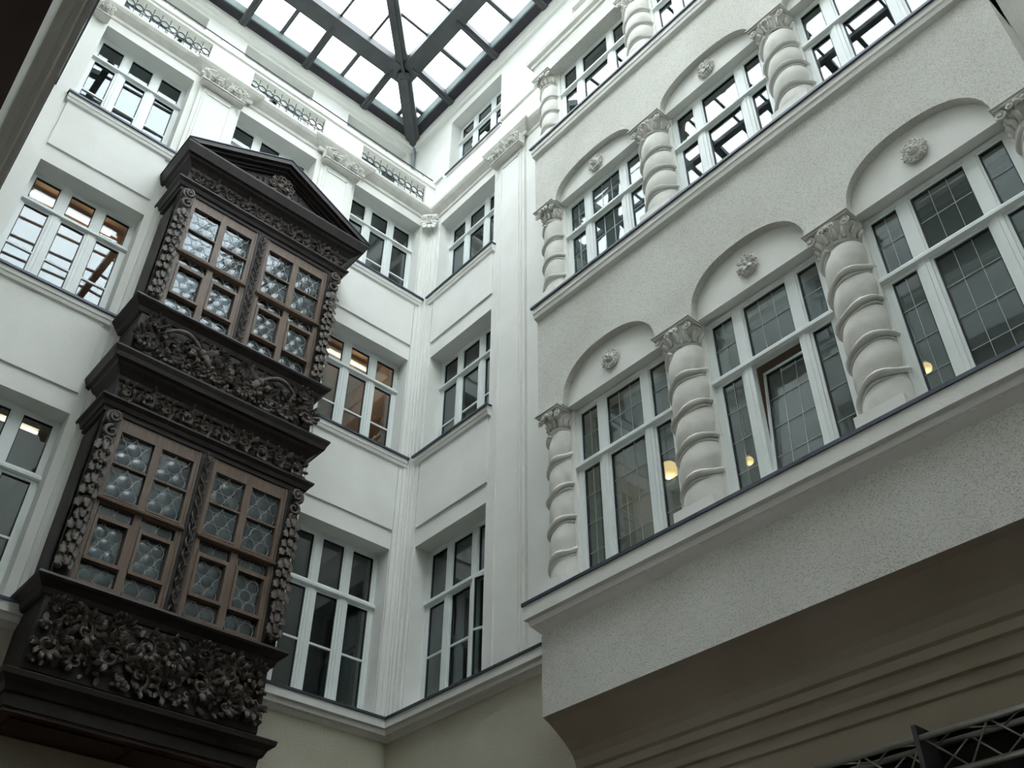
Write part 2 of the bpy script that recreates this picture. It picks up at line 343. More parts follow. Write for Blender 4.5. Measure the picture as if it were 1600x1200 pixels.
prof = [(0.0, 6.19), (0.05, 6.235), (0.085, 6.25), (0.095, 6.31), (0.13, 6.32), (0.13, 6.445), (0.0, 6.46)]
trim(MB().prism([(-o_, z) for o_, z in prof], -16, 0), 'stucco', FD, 'first floor cornice on the left wall')
# main cornice below the parapet
prof = [(0.0, 16.10), (0.03, 16.12), (0.045, 16.22), (0.10, 16.28), (0.11, 16.34), (0.17, 16.40), (0.20, 16.48), (0.20, 16.54), (0.16, 16.55), (0.02, 16.70), (0.0, 16.70)]
path = [(-6.9, 0), (-4.92, 0), (-4.92, -0.06), (-4.02, -0.06), (-4.02, 0), (-2.60, 0), (-2.60, -0.06), (-1.66, -0.06), (-1.66, 0), (-0.18, 0), (0, 0), (0, -1.92), (-0.06, -1.92), (-0.06, -2.78), (0, -2.78), (0, -3.67)]
prof = [(0.0, 16.20), (0.025, 16.22), (0.03, 16.28), (0.07, 16.31), (0.13, 16.36), (0.165, 16.41), (0.17, 16.46), (0.15, 16.475), (0.0, 16.50)]
trim(MB().sweep(path, prof), 'stone', None, 'main moulded cornice under the parapet of the back and right walls')
prof = [(0.0, 16.15), (0.025, 16.17), (0.03, 16.24), (0.0, 16.26)]
trim(MB().sweep([(-0.18, 0), (0, 0), (0, -0.24)], prof), 'stone', None, 'thin necking band in the back corner')
prof = [(0.0, 16.52), (0.03, 16.54), (0.04, 16.60), (0.09, 16.64), (0.11, 16.72), (0.11, 16.80), (0.0, 16.86)]
trim(MB().sweep([(0.0, -3.67), (-0.68, -3.67), (-0.68, -9.92), (0, -9.92)], prof), 'stone', None, 'moulded cornice crowning the arcaded bay')
prof = [(0.0, 19.30), (0.05, 19.32), (0.06, 19.38), (0.10, 19.41), (0.12, 19.47), (0.12, SKY), (0.0, SKY)]
trim(MB().sweep([(-7.3, 0.93), (0, 0.93), (0, -15)], prof), 'stucco', None, 'cream moulding directly below the skylight frame')
trim(MB().box(-0.02, 0.26, -0.045, 0.0, 17.42, 17.46).box(2.03, 3.67, -0.045, 0.0, 17.42, 17.46), 'stucco', FB, 'thin string course beside the attic window')
# apron panels that overhang the window bands, pilasters
mb = MB()
for (a, b) in A_COL:
    for z0, z1 in ((9.26, SILL[1] - 0.16), (12.92, SILL[2] - 0.16)): mb.box(a - 0.02, b + 0.0, -0.028, 0.0, z0, z1)
trim(mb, 'stucco', FA, 'raised apron panels between the window rows of the back wall')
mb = MB()
for z0, z1 in ((9.26, SILL[1] - 0.16), (12.92, SILL[2] - 0.16)): mb.box(0.30, 1.90, -0.03, 0.0, z0, z1)
trim(mb, 'stucco', FB, 'raised apron panels between the window rows of the narrow right wall')
def pilaster(a, b, F, label):
    mb = MB().box(a, b, -0.05, 0, 6.46, 15.97)
    mb.box(a + 0.06, b - 0.06, -0.07, -0.05, 6.46, 15.92).box(a + 0.10, a + 0.125, -0.085, -0.07, 6.46, 15.82).box(b - 0.125, b - 0.10, -0.085, -0.07, 6.46, 15.82)
    mb.box(a + 0.10, b - 0.10, -0.085, -0.07, 15.78, 15.82)
    return trim(mb, 'stucco', F, label)
pilaster(-2.50, -1.84, FA, 'tall panelled pilaster right of the oriel on the back wall')
pilaster(-4.88, -4.20, FA, 'tall panelled pilaster half hidden behind the oriel')
pilaster(2.04, 2.72, FB, 'tall flat pilaster on the right wall beside the bay')
mb = MB()
for a, b, t in ((-0.23, -0.0, 0.03), (-0.16, -0.0, 0.05), (-0.10, 0, 0.075)): mb.box(a, b, -t, 0, 6.46, 16.15)
trim(mb, 'stucco', FA, 'fluted corner strip on the back wall side')
mb = MB()
for a, b, t in ((0.0, 0.27, 0.03), (0.0, 0.19, 0.05), (0.0, 0.12, 0.075)): mb.box(a, b, -t, 0, 6.46, 16.15)
trim(mb, 'stucco', FB, 'fluted corner strip on the right wall side')
mb = MB().box(-6.95, -6.58, -0.04, 0, 6.46, 16.2).box(-6.95, -6.68, -0.06, 0, 6.46, 16.2)
trim(mb, 'stucco', FA, 'corner strip at the left end of the back wall')
mb = MB().box(-3.95, -3.1, -0.10, 0, 6.46, 12.9)
trim(mb, 'stucco', FD, 'shadowed pier on the left wall')

# ------------------------------------------------------------------ windows
wn = [1]
def make_window(F, n, a, b, z0, z1, zt, cols, label, bar=None, gl='glass', leads=None, tilt=None, ajar=None, lead_pitch=None):
    root = empty('window_%d' % wn[0], F @ T(a, n, z0)); wn[0] += 1
    tag(root, label, kind='structure')
    W = b - a; H = z1 - z0; ht = zt - z0
    mb = MB(); fw = 0.055
    mb.box(0, fw, 0, 0.07, 0, H).box(W - fw, W, 0, 0.07, 0, H).box(fw, W - fw, 0, 0.07, H - fw, H).box(fw, W - fw, 0, 0.07, 0, fw)
    obj('window_frame', mb, 'frame', root)
    obj('transom', MB().prism([(-0.045, ht - 0.03), (-0.045, ht + 0.005), (-0.02, ht + 0.035), (0.07, ht + 0.04), (0.07, ht - 0.045), (-0.01, ht - 0.045)], 0.0, W), 'frame', root)
    gk = MB(); edges = [fw] + cols + [W - fw]; mw = 0.055
    for c in cols:
        obj('mullion', MB().box(c - mw, c + mw, -0.005, 0.07, ht + 0.04, H - fw), 'frame', root)
        obj('mullion', MB().box(c - mw, c + mw, -0.012, 0.07, fw, ht - 0.045).box(c - 0.012, c + 0.012, -0.02, -0.012, fw, ht - 0.045), 'frame', root)
    for lvl, (c0, c1) in enumerate(((fw, ht - 0.045), (ht + 0.04, H - fw))):
        for k in range(len(edges) - 1):
            u0 = edges[k] + (mw if k else 0); u1 = edges[k + 1] - (mw if k < len(edges) - 2 else 0)
            s = 0.03 if lvl == 0 else 0.022
            M4 = Matrix.Identity(4)
            if tilt == k and lvl == 0: M4 = T(0, 0.06, c0) @ Matrix.Rotation(math.radians(-6.5), 4, 'X') @ T(0, -0.06, -c0)
            if ajar == k and lvl == 0: M4 = T(u1, 0.06, 0) @ RZ(math.radians(14)) @ T(-u1, -0.06, 0)
            sh = MB().box(u0, u0 + s, 0.005, 0.055, c0, c1).box(u1 - s, u1, 0.005, 0.055, c0, c1).box(u0 + s, u1 - s, 0.005, 0.055, c1 - s, c1).box(u0 + s, u1 - s, 0.005, 0.055, c0, c0 + s)
            so = obj('sash', sh, 'frame', root, M4)
            g = 0.012; a0, a1, e0, e1 = u0 + s, u1 - s, c0 + s, c1 - s
            gm = MB().box(a0, a0 + g, 0.018, 0.05, e0, e1).box(a1 - g, a1, 0.018, 0.05, e0, e1).box(a0, a1, 0.018, 0.05, e1 - g, e1).box(a0, a1, 0.018, 0.05, e0, e0 + g)
            obj('gasket', gm, 'gasket', so)
            if bar and lvl == 0:
                zb = c0 + (c1 - c0) * bar
                obj('glazing_bar', MB().box(a0, a1, 0.012, 0.05, zb - 0.014, zb + 0.014), 'frame', so)
                obj('pane', MB().box(a0, a1, 0.03, 0.034, e0, zb), gl, so); obj('pane', MB().box(a0, a1, 0.03, 0.034, zb, e1), gl, so)
            else: obj('pane', MB().box(a0, a1, 0.03, 0.034, e0, e1), gl, so)
            if leads:
                lm = MB(); nu = max(1, round((a1 - a0) / leads)); nz = max(1, round((e1 - e0) / (lead_pitch or 0.33))); r = 0.0022
                for i in range(1, nu): x = a0 + (a1 - a0) * i / nu; lm.box(x - r * 0.7, x + r * 0.7, 0.023, 0.030, e0, e1)
                for j in range(1, nz): z = e0 + (e1 - e0) * j / nz; lm.box(a0, a1, 0.022, 0.030, z - r, z + r)
                for i in range(1, nu):
                    for j in range(1, nz): lm.ball((a0 + (a1 - a0) * i / nu, 0.024, e0 + (e1 - e0) * j / nz), 0.006, 6, 4)
                if lm.v: obj('lead_came', lm, 'lead', so)
    return root
third = lambda W: [W / 3, 2 * W / 3]
LA = {}
for r in range(3):
    for c, (a, b) in enumerate(A_COL):
        if c == 1 and r < 2: continue
        nm = 'white three-light window %s' % {
            (0, 0): 'at the left edge below the drip line, orange lamp reflected in it', (0, 2): 'lowest on the back wall right of the oriel',
            (1, 0): 'left of the oriel top, warm tube lamp inside', (1, 2): 'right of the oriel, warm tan room behind it',
            (2, 0): 'at top left with bright sky reflections', (2, 1): 'half hidden behind the oriel pediment', (2, 2): 'right of the pediment on the back wall'}[(r, c)]
        make_window(FA, 0.26, a, b, SILL[r] + 0.03, HEAD[r], TRAN[r], third(b - a), nm, bar=(0.5, 0.43, 0.42)[r])
for r in range(3):
    make_window(FB, 0.26, 0.30, 1.88, SILL[r] + 0.03, HEAD[r], TRAN[r], [0.50, 1.06], 'white window on the narrow right wall, %s row' % ('lowest, right casement ajar', 'middle', 'upper')[r] + (' below the cornice' if r == 2 else ''), bar=(0.5, 0.43, 0.42)[r], ajar=2 if r == 0 else None)
make_window(FB, 0.24, 0.42, 2.0, 17.38, 19.06, 18.55, [0.50, 1.06], 'white attic window on the right wall under the skylight corner')
for i, (a, b) in enumerate(((4.0, 5.55), (6.0, 7.55))): make_window(FB, 0.24, a, b, 17.38, 18.88, 18.4, third(1.55), 'white attic window hidden above the bay cornice, %s' % ('far one', 'near one')[i])
for (a, b), nm in zip(T_COL, ('left', 'middle', 'right')): make_window(FA, 1.15, a, b, 17.02, 19.2, 18.6, third(b - a), 'white terrace window seen through the %s balustrade opening' % nm, bar=0.5)
nth = ('far left', 'middle', 'near right')
for r, (z0, z1, zt) in enumerate(((6.545, 8.97, 8.15), (10.83, 12.73, 12.06), (14.27, 16.1, 15.5))):
    for k, (a, b) in enumerate(OP):
        make_window(FB, -0.46, a, b, z0, z1, zt, [0.42, 1.10], '%s window of the %s row in the arcaded bay%s' % (nth[k], ('lowest', 'middle', 'top')[r], ', centre sash tilted open' if (r, k) == (0, 1) else ''),
                    gl='glassw' if r == 0 or (r, k) == (1, 0) else 'glass', leads=0.155 if r == 0 or (r, k) == (1, 0) else None, lead_pitch=0.34, tilt=1 if (r, k) == (0, 1) else None)
for r in range(3):
    for k, (a, b) in enumerate(D_W[:2]): make_window(FD, 0.26, a, b, SILL[r] + 0.03, HEAD[r], TRAN[r], third(b - a), 'white window on the edge-on left wall, %s row, %s' % (('low', 'middle', 'upper')[r], ('far one', 'near one')[k]))
# rooms behind the windows
def roomset(F, specs, mat, name, n0=0.345, n1=4.2):
    mb = MB()
    for (u0, u1, z0, z1, holes) in specs: room(mb, u0, u1, z0, z1, n0, n1, holes)
    o = struct(name, mb, mat, F); return o
dark = []; warm = []
for r in range(3):
    for c, (a, b) in enumerate(A_COL):
        sp = (a - 0.35, b + 0.35, SILL[r] - (0.6 if r < 2 else 0.38), HEAD[r] + (0.95 if r < 2 else 0.45), [(a, b, SILL[r], HEAD[r])])
        (warm if (r, c) in ((1, 0), (1, 2)) else dark).append(sp)
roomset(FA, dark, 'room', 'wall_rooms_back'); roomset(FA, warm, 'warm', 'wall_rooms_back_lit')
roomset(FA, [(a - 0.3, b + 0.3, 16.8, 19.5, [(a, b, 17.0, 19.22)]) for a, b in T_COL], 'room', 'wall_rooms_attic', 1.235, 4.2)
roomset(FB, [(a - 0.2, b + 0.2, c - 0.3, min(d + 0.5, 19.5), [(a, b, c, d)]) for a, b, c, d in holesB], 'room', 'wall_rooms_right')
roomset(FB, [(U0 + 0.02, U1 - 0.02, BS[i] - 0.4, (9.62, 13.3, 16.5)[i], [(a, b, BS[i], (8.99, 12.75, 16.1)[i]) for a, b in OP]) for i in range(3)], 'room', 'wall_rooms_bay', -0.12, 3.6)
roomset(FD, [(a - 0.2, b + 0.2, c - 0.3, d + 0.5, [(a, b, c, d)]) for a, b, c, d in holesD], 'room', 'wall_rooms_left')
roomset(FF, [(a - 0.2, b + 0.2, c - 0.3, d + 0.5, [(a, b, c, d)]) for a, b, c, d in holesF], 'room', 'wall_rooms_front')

# lamps inside
def bulb(parent, loc, watts, col=(1.0, 0.74, 0.52)):
    ld = bpy.data.lights.new('lamp_light', 'POINT'); ld.energy = watts; ld.color = col; ld.shadow_soft_size = 0.06
    o = bpy.data.objects.new('lamp_light', ld); COL.objects.link(o); o.parent = parent; o.location = loc
def tube_lamp(x0, x1, y, z, zc, label, watts=1.4):
    o = empty('fluorescent_lamp', T((x0 + x1) / 2, y, zc)); L = (x1 - x0) / 2
    tag(o, label, 'lamp', None)
    obj('housing', MB().box(-L, L, -0.04, 0.04, -0.06 + (z - zc) + 0.10, (z - zc) + 0.10).box(-L * 0.8, -L * 0.8 + 0.02, -0.01, 0.01, z - zc + 0.08, 0).box(L * 0.8, L * 0.8 + 0.02, -0.01, 0.01, z - zc + 0.08, 0), 'white', o)
    obj('glowing_tube', MB().tube([(-L, 0, z - zc), (L, 0, z - zc)], 0.022, 8), 'tube', o)
    for q in (-0.6, 0.6): bulb(o, (q * L, 0, z - zc - 0.12), watts)
tube_lamp(-6.35, -5.05, 1.5, 13.38, 13.53, 'warm ceiling tube lamp inside the window left of the oriel top')
tube_lamp(-1.85, -0.12, 1.5, 13.38, 13.53, 'warm ceiling tube lamp in the tan room right of the oriel')
tube_lamp(-5.55, -4.98, 1.5, 9.50, 9.88, 'thin orange tube lamp behind the window at the left edge', 0.4)
def pendant(u, n, z, zc, r, label, cat='lamp'):
    o = empty('pendant_lamp', FB @ T(u, n, zc)); tag(o, label, cat); bulb(o, (0, 0, z - zc - r - 0.05), 1.6 * r / 0.1)
    obj('cord', MB().tube([(0, 0, 0), (0, 0, z - zc + r)], 0.008, 5), 'gasket', o)
    obj('lamp_shade', MB().ball((0, 0, z - zc), r, 14, 9), 'globe', o)
    obj('cap', MB().lathe([(0.0, z - zc + r + 0.03), (r * 0.4, z - zc + r + 0.02), (r * 0.55, z - zc + r * 0.8)], 12), 'white', o)
pendant(4.25, 1.0, 8.72, 9.62, 0.12, 'round glowing lamp left of the first full twisted column')
pendant(2.87 + 1.2, 2.2, 9.0, 9.62, 0.03, 'tiny amber lamp deep inside the far left bay window')
pendant(5.41, 1.0, 8.25, 9.62, 0.055, 'golden lamp glimmering in the narrow light beside the tilted sash')
pendant(7.66, 1.0, 8.22, 9.62, 0.06, 'pale golden lamp in the near right bay window')

# ------------------------------------------------------------------ ornament helpers (x, z in the wall plane, -y towards the viewer)
def spiral(mb, cx, cz, y, R, turns, a0, sgn, r0, r1, rise=0.03, n=26, k=6):
    pts = []; rad = []
    for i in range(n):
        t = i / (n - 1); a = a0 + sgn * 2 * PI * turns * t; rr = R * (1 - t) ** 0.85 + 0.004
        pts.append((cx + rr * math.cos(a), y - rise * t, cz + rr * math.sin(a))); rad.append(r0 + (r1 - r0) * t)
    mb.tube(pts, rad, k, flat=1.0)
def leaf(mb, x, z, y, ang, L, W, curl=0.03, h=0.02, bend=0.0):
    n = 6; vs = []; fs = []
    px, pz, a = x, z, ang
    for i in range(n + 1):
        t = i / n; wd = W * (math.sin(PI * (0.10 + t * 0.74)) ** 0.7) * (1 + 0.16 * (-1) ** i) / 2
        nx, nz = -math.sin(a), math.cos(a); yy = y - h * math.sin(PI * t * 0.75) - curl * t * t
        for q, dy in ((-1, 0.0), (-0.5, -h * 0.9), (0, -h * 0.35), (0.5, -h * 0.9), (1, 0.0)): vs.append((px + nx * wd * q, yy + dy, pz + nz * wd * q))
        px += math.cos(a) * L / n; pz += math.sin(a) * L / n; a += bend / n
    for i in range(n):
        for j in range(4): fs.append((i * 5 + j, i * 5 + j + 1, (i + 1) * 5 + j + 1, (i + 1) * 5 + j))
    mb.add(vs, fs, True)
def acanthus(mb, cx, cz, y, R, a0, sgn, turns=1.35, r0=0.03, nl=7, lobes=True):
    spiral(mb, cx, cz, y, R, turns, a0, sgn, r0, r0 * 0.45, rise=0.045)
    spiral(mb, cx, cz, y, R * 0.80, turns * 0.8, a0 + sgn * 0.2, sgn, r0 * 0.6, r0 * 0.3, rise=0.03, n=20)
    if lobes:
        for i in range(nl):
            t = i / nl * 0.62; a = a0 + sgn * 2 * PI * turns * t; rr = R * (1 - t) ** 0.85
            leaf(mb, cx + rr * math.cos(a), cz + rr * math.sin(a), y - 0.015, a + sgn * PI / 2 * 0.75, R * 0.72, R * 0.40, 0.03, 0.035, -sgn * 1.9)
    mb.ball((cx, y - 0.05, cz), R * 0.16, 8, 5)
def fruits(mb, cx, cz, y, n, spread, r, rg):
    for i in range(n):
        a = rg.uniform(0, 2 * PI); d = spread * math.sqrt(rg.random()); q = r * rg.uniform(0.75, 1.2)
        mb.ball((cx + d * math.cos(a), y - q * 0.5, cz + d * math.sin(a)), (q, q, q * rg.uniform(0.9, 1.15)), 8, 5)
def mask(mb, cx, cz, y, s, hair=9):
    mb.ball((cx, y, cz), (0.10 * s, 0.07 * s, 0.13 * s), 12, 8)
    mb.tube([(cx, y - 0.065 * s, cz + 0.05 * s), (cx, y - 0.085 * s, cz), (cx, y - 0.10 * s, cz - 0.025 * s)], [0.012 * s, 0.016 * s, 0.024 * s], 6)
    for q in (-1, 1):
        mb.tube([(cx + q * 0.015 * s, y - 0.066 * s, cz + 0.045 * s), (cx + q * 0.045 * s, y - 0.066 * s, cz + 0.055 * s), (cx + q * 0.075 * s, y - 0.045 * s, cz + 0.035 * s)], 0.012 * s, 6)
        mb.ball((cx + q * 0.042 * s, y - 0.058 * s, cz + 0.022 * s), (0.018 * s, 0.014 * s, 0.011 * s), 8, 5)
        mb.ball((cx + q * 0.05 * s, y - 0.05 * s, cz - 0.035 * s), (0.03 * s, 0.02 * s, 0.03 * s), 8, 5)
    mb.tube([(cx - 0.035 * s, y - 0.062 * s, cz - 0.062 * s), (cx, y - 0.075 * s, cz - 0.056 * s), (cx + 0.035 * s, y - 0.062 * s, cz - 0.062 * s)], 0.010 * s, 6)
    mb.tube([(cx - 0.028 * s, y - 0.06 * s, cz - 0.08 * s), (cx, y - 0.07 * s, cz - 0.084 * s), (cx + 0.028 * s, y - 0.06 * s, cz - 0.08 * s)], 0.011 * s, 6)
    for i in range(hair):
        a = PI * (-0.12 + 1.24 * i / (hair - 1))
        spiral(mb, cx + 0.125 * s * math.cos(a), cz + 0.02 * s + 0.14 * s * math.sin(a), y - 0.01, 0.035 * s, 1.4, a, 1 if i % 2 else -1, 0.014 * s, 0.008 * s, 0.02 * s, 12)
    for i in range(5):
        a = -PI * (0.25 + 0.5 * i / 4)
        leaf(mb, cx + 0.08 * s * math.cos(a), cz + 0.09 * s * math.sin(a), y - 0.02, a, 0.09 * s, 0.05 * s, 0.01, 0.012 * s)

# ------------------------------------------------------------------ twisted columns, capitals, medallions of the bay
def column_mesh(H, R, pitch):
    mb = MB(); nz = 72; ns = 40; vs = []; fs = []
    for i in range(nz + 1):
        z = H * i / nz
        for j in range(ns):
            th = 2 * PI * j / ns; ph = (z / pitch - (th + PI / 2) / (2 * PI) + 0.35) % 1.0
            rr = R * (0.76 + 0.25 * math.sin(PI * ph) ** 0.6) * (1.03 - 0.08 * i / nz)
            vs.append((rr * math.cos(th), rr * math.sin(th), z))
    for i in range(nz):
        for j in range(ns): fs.append((i * ns + j, i * ns + (j + 1) % ns, (i + 1) * ns + (j + 1) % ns, (i + 1) * ns + j))
    return mb.add(vs, fs, True)
def rope_mesh(H, R, pitch):
    mb = MB(); 
    k0 = -1; tot = []
    n = int((H / pitch + 1) * 22)
    cur = []; rad = []
    for i in range(n + 1):
        # ph = 0 line: z = pitch*((th+pi/2)/2pi - 0.35 + k)
        s = -1 + i / 22.0; z = pitch * (s + 0.65); th = 2 * PI * s - PI / 2
        if z < 0.03 or z > H - 0.03: continue
        r = R * (0.97 - 0.07 * z / H) + 0.008 * math.sin(th * 3.3); cur.append((r * math.cos(th), r * math.sin(th), z + 0.012 * math.sin(th * 2.7))); rad.append(0.042 + 0.009 * math.sin(th * 4))
    mb.tube(cur, rad, 7, flat=0.8, up=(0, 0, 1))
    mb.tube([(x * 0.97, y * 0.97, z - 0.055) for x, y, z in cur if z > 0.1], 0.016, 6, up=(0, 0, 1))
    return mb
def capital_mesh(w, R, H):
    mb = MB().lathe([(R * 0.86, 0), (R * 0.98, 0.02), (R * 0.86, 0.045), (R * 0.84, H * 0.45), (R * 1.1, H * 0.8), (R * 1.15, H)], 20)
    for i in range(8):
        a = -PI * i / 7; x, y = R * 0.88 * math.cos(a), R * 0.88 * math.sin(a)
        ux, uy = math.cos(a), math.sin(a)
        for q in (0, 1):
            z0 = 0.05 + q * H * 0.3; mb.tube([(x, y, z0), (x * 1.10, y * 1.10, z0 + H * 0.25), (x * 1.32, y * 1.32, z0 + H * 0.38), (x * 1.36, y * 1.36, z0 + H * 0.30)], [0.03, 0.028, 0.02, 0.012], 6, up=(ux, uy, 0))
    return mb
def volute(mb, x, z, y, r, s):
    spiral(mb, x, z, y, r, 1.6, PI / 2, s, r * 0.30, r * 0.18, 0.02, 18); mb.ball((x, y - 0.01, z), r * 0.35, 8, 5)
proto_cols = {}
def column(u, zb, H, hw, R, label, key):
    if key not in proto_cols:
        cap = 0.24; ph = 0.17; Hs = H - cap - ph - 0.05; nb = 4.7 if H > 2.2 else 3.7
        r = empty('twisted_column', FB @ T(u, -0.50, zb))
        obj('plinth', MB().box(-hw, hw, -0.235, 0.02, 0, ph), 'stucco', r)
        obj('shaft', column_mesh(Hs, R, Hs / nb), 'stone', r, T(0, 0, ph)); obj('rope_band', rope_mesh(Hs, R, Hs / nb), 'stone', r, T(0, 0, ph))
        cm = capital_mesh(hw, R * 0.95, cap)
        for s in (-1, 1): volute(cm, s * hw * 0.86, cap - 0.055, -0.20, 0.05, s)
        volute(cm, -0.055, cap - 0.05, -0.235, 0.032, 1); volute(cm, 0.055, cap - 0.05, -0.235, 0.032, -1); cm.ball((0, -0.24, cap - 0.04), 0.03, 8, 6)
        obj('capital', cm, 'stone', r, T(0, 0, ph + Hs))
        obj('abacus', MB().box(-hw - 0.01, hw + 0.01, -0.235, 0.02, H - 0.045, H - 0.02).box(-hw - 0.025, hw + 0.025, -0.255, 0.02, H - 0.02, H), 'stone', r)
        proto_cols[key] = r
    else: r = copy_tree(proto_cols[key], FB @ T(u, -0.50, zb))
    tag(r, label, 'column', 'twisted columns of the arcaded bay'); return r
cpos = [('at the far left end', 3.875, 0.17, 0.165), ('first full one from the left', 5.83, 0.245, 0.228), ('second full one from the left', 7.81, 0.235, 0.228), ('at the near right end', 9.73, 0.19, 0.185)]
for r, (zb, H, rn) in enumerate(((6.54, 2.44, 'lowest'), (10.82, 1.92, 'middle'), (14.26, 1.84, 'top'))):
    for k, (nm, u, hw, R) in enumerate(cpos): column(u, zb, H, hw, R, 'twisted stone half column in the %s row, %s' % (rn, nm), (r, hw, R))
def medallion_mesh(v):
    mb = MB(); rg = random.Random(v)
    mb.ball((0, 0.0, 0), (0.125, 0.03, 0.145), 18, 8)
    for i in range(12):
        a = 2 * PI * i / 12; spiral(mb, 0.098 * math.cos(a), 0.118 * math.sin(a), -0.02, 0.028, 1.2, a, (-1) ** i, 0.011, 0.007, 0.012, 10)
    if v % 2 == 0:
        mb.ball((0, -0.03, 0.0), (0.065, 0.04, 0.07), 10, 7); mb.tube([(0, -0.06, 0.03), (0, -0.08, -0.01)], [0.01, 0.016], 6)
        for q in (-1, 1): mb.ball((q * 0.03, -0.062, 0.02), 0.013, 6, 4); mb.tube([(q * 0.055, -0.05, 0.04), (q * 0.02, -0.066, 0.035)], 0.009, 5); mb.ball((q * 0.035, -0.058, -0.02), 0.02, 6, 5)
        mb.tube([(-0.03, -0.06, -0.042), (0.03, -0.06, -0.042)], 0.010, 6)
    else:
        for i in range(7): a = 2 * PI * i / 7; leaf(mb, 0.02 * math.cos(a), 0.02 * math.sin(a), -0.03, a, 0.085, 0.05, 0.012, 0.014)
        mb.ball((0, -0.045, 0), 0.025, 8, 6)
    return mb
for r, (z, rn) in enumerate(((9.26, 'lowest'), (12.935, 'middle'))):
    for k, (a, b) in enumerate(OP):
        o = obj('medallion', medallion_mesh(2 * r + k), 'stone', None, FB @ T((a + b) / 2, NB + 0.085, z))
        tag(o, 'oval carved medallion above the %s window of the %s row' % (nth[k], rn), 'medallion', 'medallions in the window arches')

# ------------------------------------------------------------------ pilaster capitals under the main cornice
def pil_cap(w, half=False):
    mb = MB().box(-w / 2 + 0.02, w / 2 - 0.02, -0.10, 0, 0.0, 0.03).box(-w / 2, w / 2, -0.12, 0, 0.03, 0.06).box(-w / 2 + 0.02, w / 2 - 0.02, -0.09, 0, 0.06, 0.40)
    for i in range(int(w / 0.085)):
        x = -w / 2 + 0.05 + i * 0.085; mb.tube([(x, -0.125, 0.09), (x + 0.045, -0.13, 0.09)], 0.010, 5)
        leaf(mb, x + 0.02, 0.10, -0.095, PI / 2, 0.11, 0.07, 0.03, 0.02)
    nf = 2 if w > 0.5 else 1
    for i in range(nf):
        cx = (i - (nf - 1) / 2) * w * 0.46; mask(mb, cx, 0.25, -0.12, 0.62, 7)
    for s in (-1, 1):
        volute(mb, s * (w / 2 - 0.03), 0.31, -0.12, 0.06, s); mb.tube([(s * (w / 2 - 0.06), -0.12, 0.36), (s * w * 0.28, -0.15, 0.39)], [0.03, 0.015], 6)
    leaf(mb, 0, 0.20, -0.10, PI / 2, 0.18, 0.12, 0.05, 0.03); spiral(mb, -0.05, 0.34, -0.12, 0.04, 1.3, 0, 1, 0.014, 0.008, 0.02, 12); spiral(mb, 0.05, 0.34, -0.12, 0.04, 1.3, PI, -1, 0.014, 0.008, 0.02, 12)
    return mb
for F, u, w_, lb in ((FA, -4.53, 0.80, 'carved stone pilaster capital with masks above the oriel roof'), (FA, -2.15, 0.78, 'carved stone pilaster capital with masks right of the oriel gable'),
                     (FB, 2.36, 0.78, 'carved stone pilaster capital with masks beside the arcaded bay'), (FA, -6.66, 0.36, 'small carved capital at the left end of the back wall')):
    pc = pil_cap(w_); pc.v = [(x * (1 if w_ > 0.5 else 0.8), y * 1.35, z * 0.72) for x, y, z in pc.v]
    o = obj('pilaster_capital', pc, 'stone', None, F @ T(u, -0.05, 15.93)); tag(o, lb, 'capital', 'pilaster capitals below the main cornice')
mb = MB()
for s in (-1, 1):
    volute(mb, s * 0.11, 0.27, -0.05, 0.06, s)
    for i in range(3): leaf(mb, s * 0.04, 0.22 - i * 0.05, -0.03, -PI / 2 + s * (0.9 - i * 0.25), 0.16, 0.07, 0.03, 0.02)
mb.box(-0.14, 0.14, -0.05, 0.06, 0.34, 0.38); mask(mb, 0, 0.2, -0.04, 0.55, 5); leaf(mb, 0, 0.12, -0.04, -PI / 2, 0.15, 0.07, 0.02, 0.02)
o = obj('corner_capital', mb, 'stone', None, T(-0.155, -0.155, 15.84) @ RZ(-PI / 4)); tag(o, 'small carved capital in the corner where the back and right walls meet', 'capital')

# ------------------------------------------------------------------ iron balustrades and handrail
ring = MB(); ring.tube([(0.071 * math.cos(a), 0, 0.071 * math.sin(a)) for a in [2 * PI * i / 18 for i in range(18)]], 0.011, 5, closed=True); ring_me = ring.mesh('ring', 'iron')
vb_me = MB().tube([(0, 0, 0), (0, 0, 0.62)], 0.008, 5).mesh('upright', 'iron')
for (a, b, z0, z1), nm in zip(par_holes, ('left', 'middle', 'right')):
    o = empty('iron_balustrade', T((a + b) / 2, 0.06, z0)); tag(o, 'black iron balustrade of rings in the %s parapet opening' % nm, 'railing', 'iron balustrades in the parapet')
    W = (b - a); n = 10
    for i in range(n):
        x = -W / 2 + W * (i + 0.5) / n; link('ring', ring_me, o, T(x, 0, 0.42))
    for i in range(n + 1): link('upright', vb_me, o, T(-W / 2 + 0.008 + (W - 0.016) * i / n, 0, 0.005))
    obj('rail', MB().box(-W / 2, W / 2, -0.006, 0.006, 0.31, 0.322), 'iron', o); obj('rail', MB().box(-W / 2, W / 2, -0.006, 0.006, 0.03, 0.042), 'iron', o)
o = empty('handrail', T(0, 0.03, 17.38)); tag(o, 'thin dark handrail rod along the top of the back wall parapet', 'railing')
obj('rod', MB().tube([(-6.8, 0, 0.17), (-0.05, 0, 0.17)], 0.011, 6), 'iron', o)
post = MB().tube([(0, 0, 0), (0, 0, 0.17)], 0.007, 5).mesh('post', 'iron')
for x in (-6.6, -5.7, -4.8, -3.9, -3.0, -2.1, -1.2, -0.3): link('post', post, o, T(x, 0, 0))

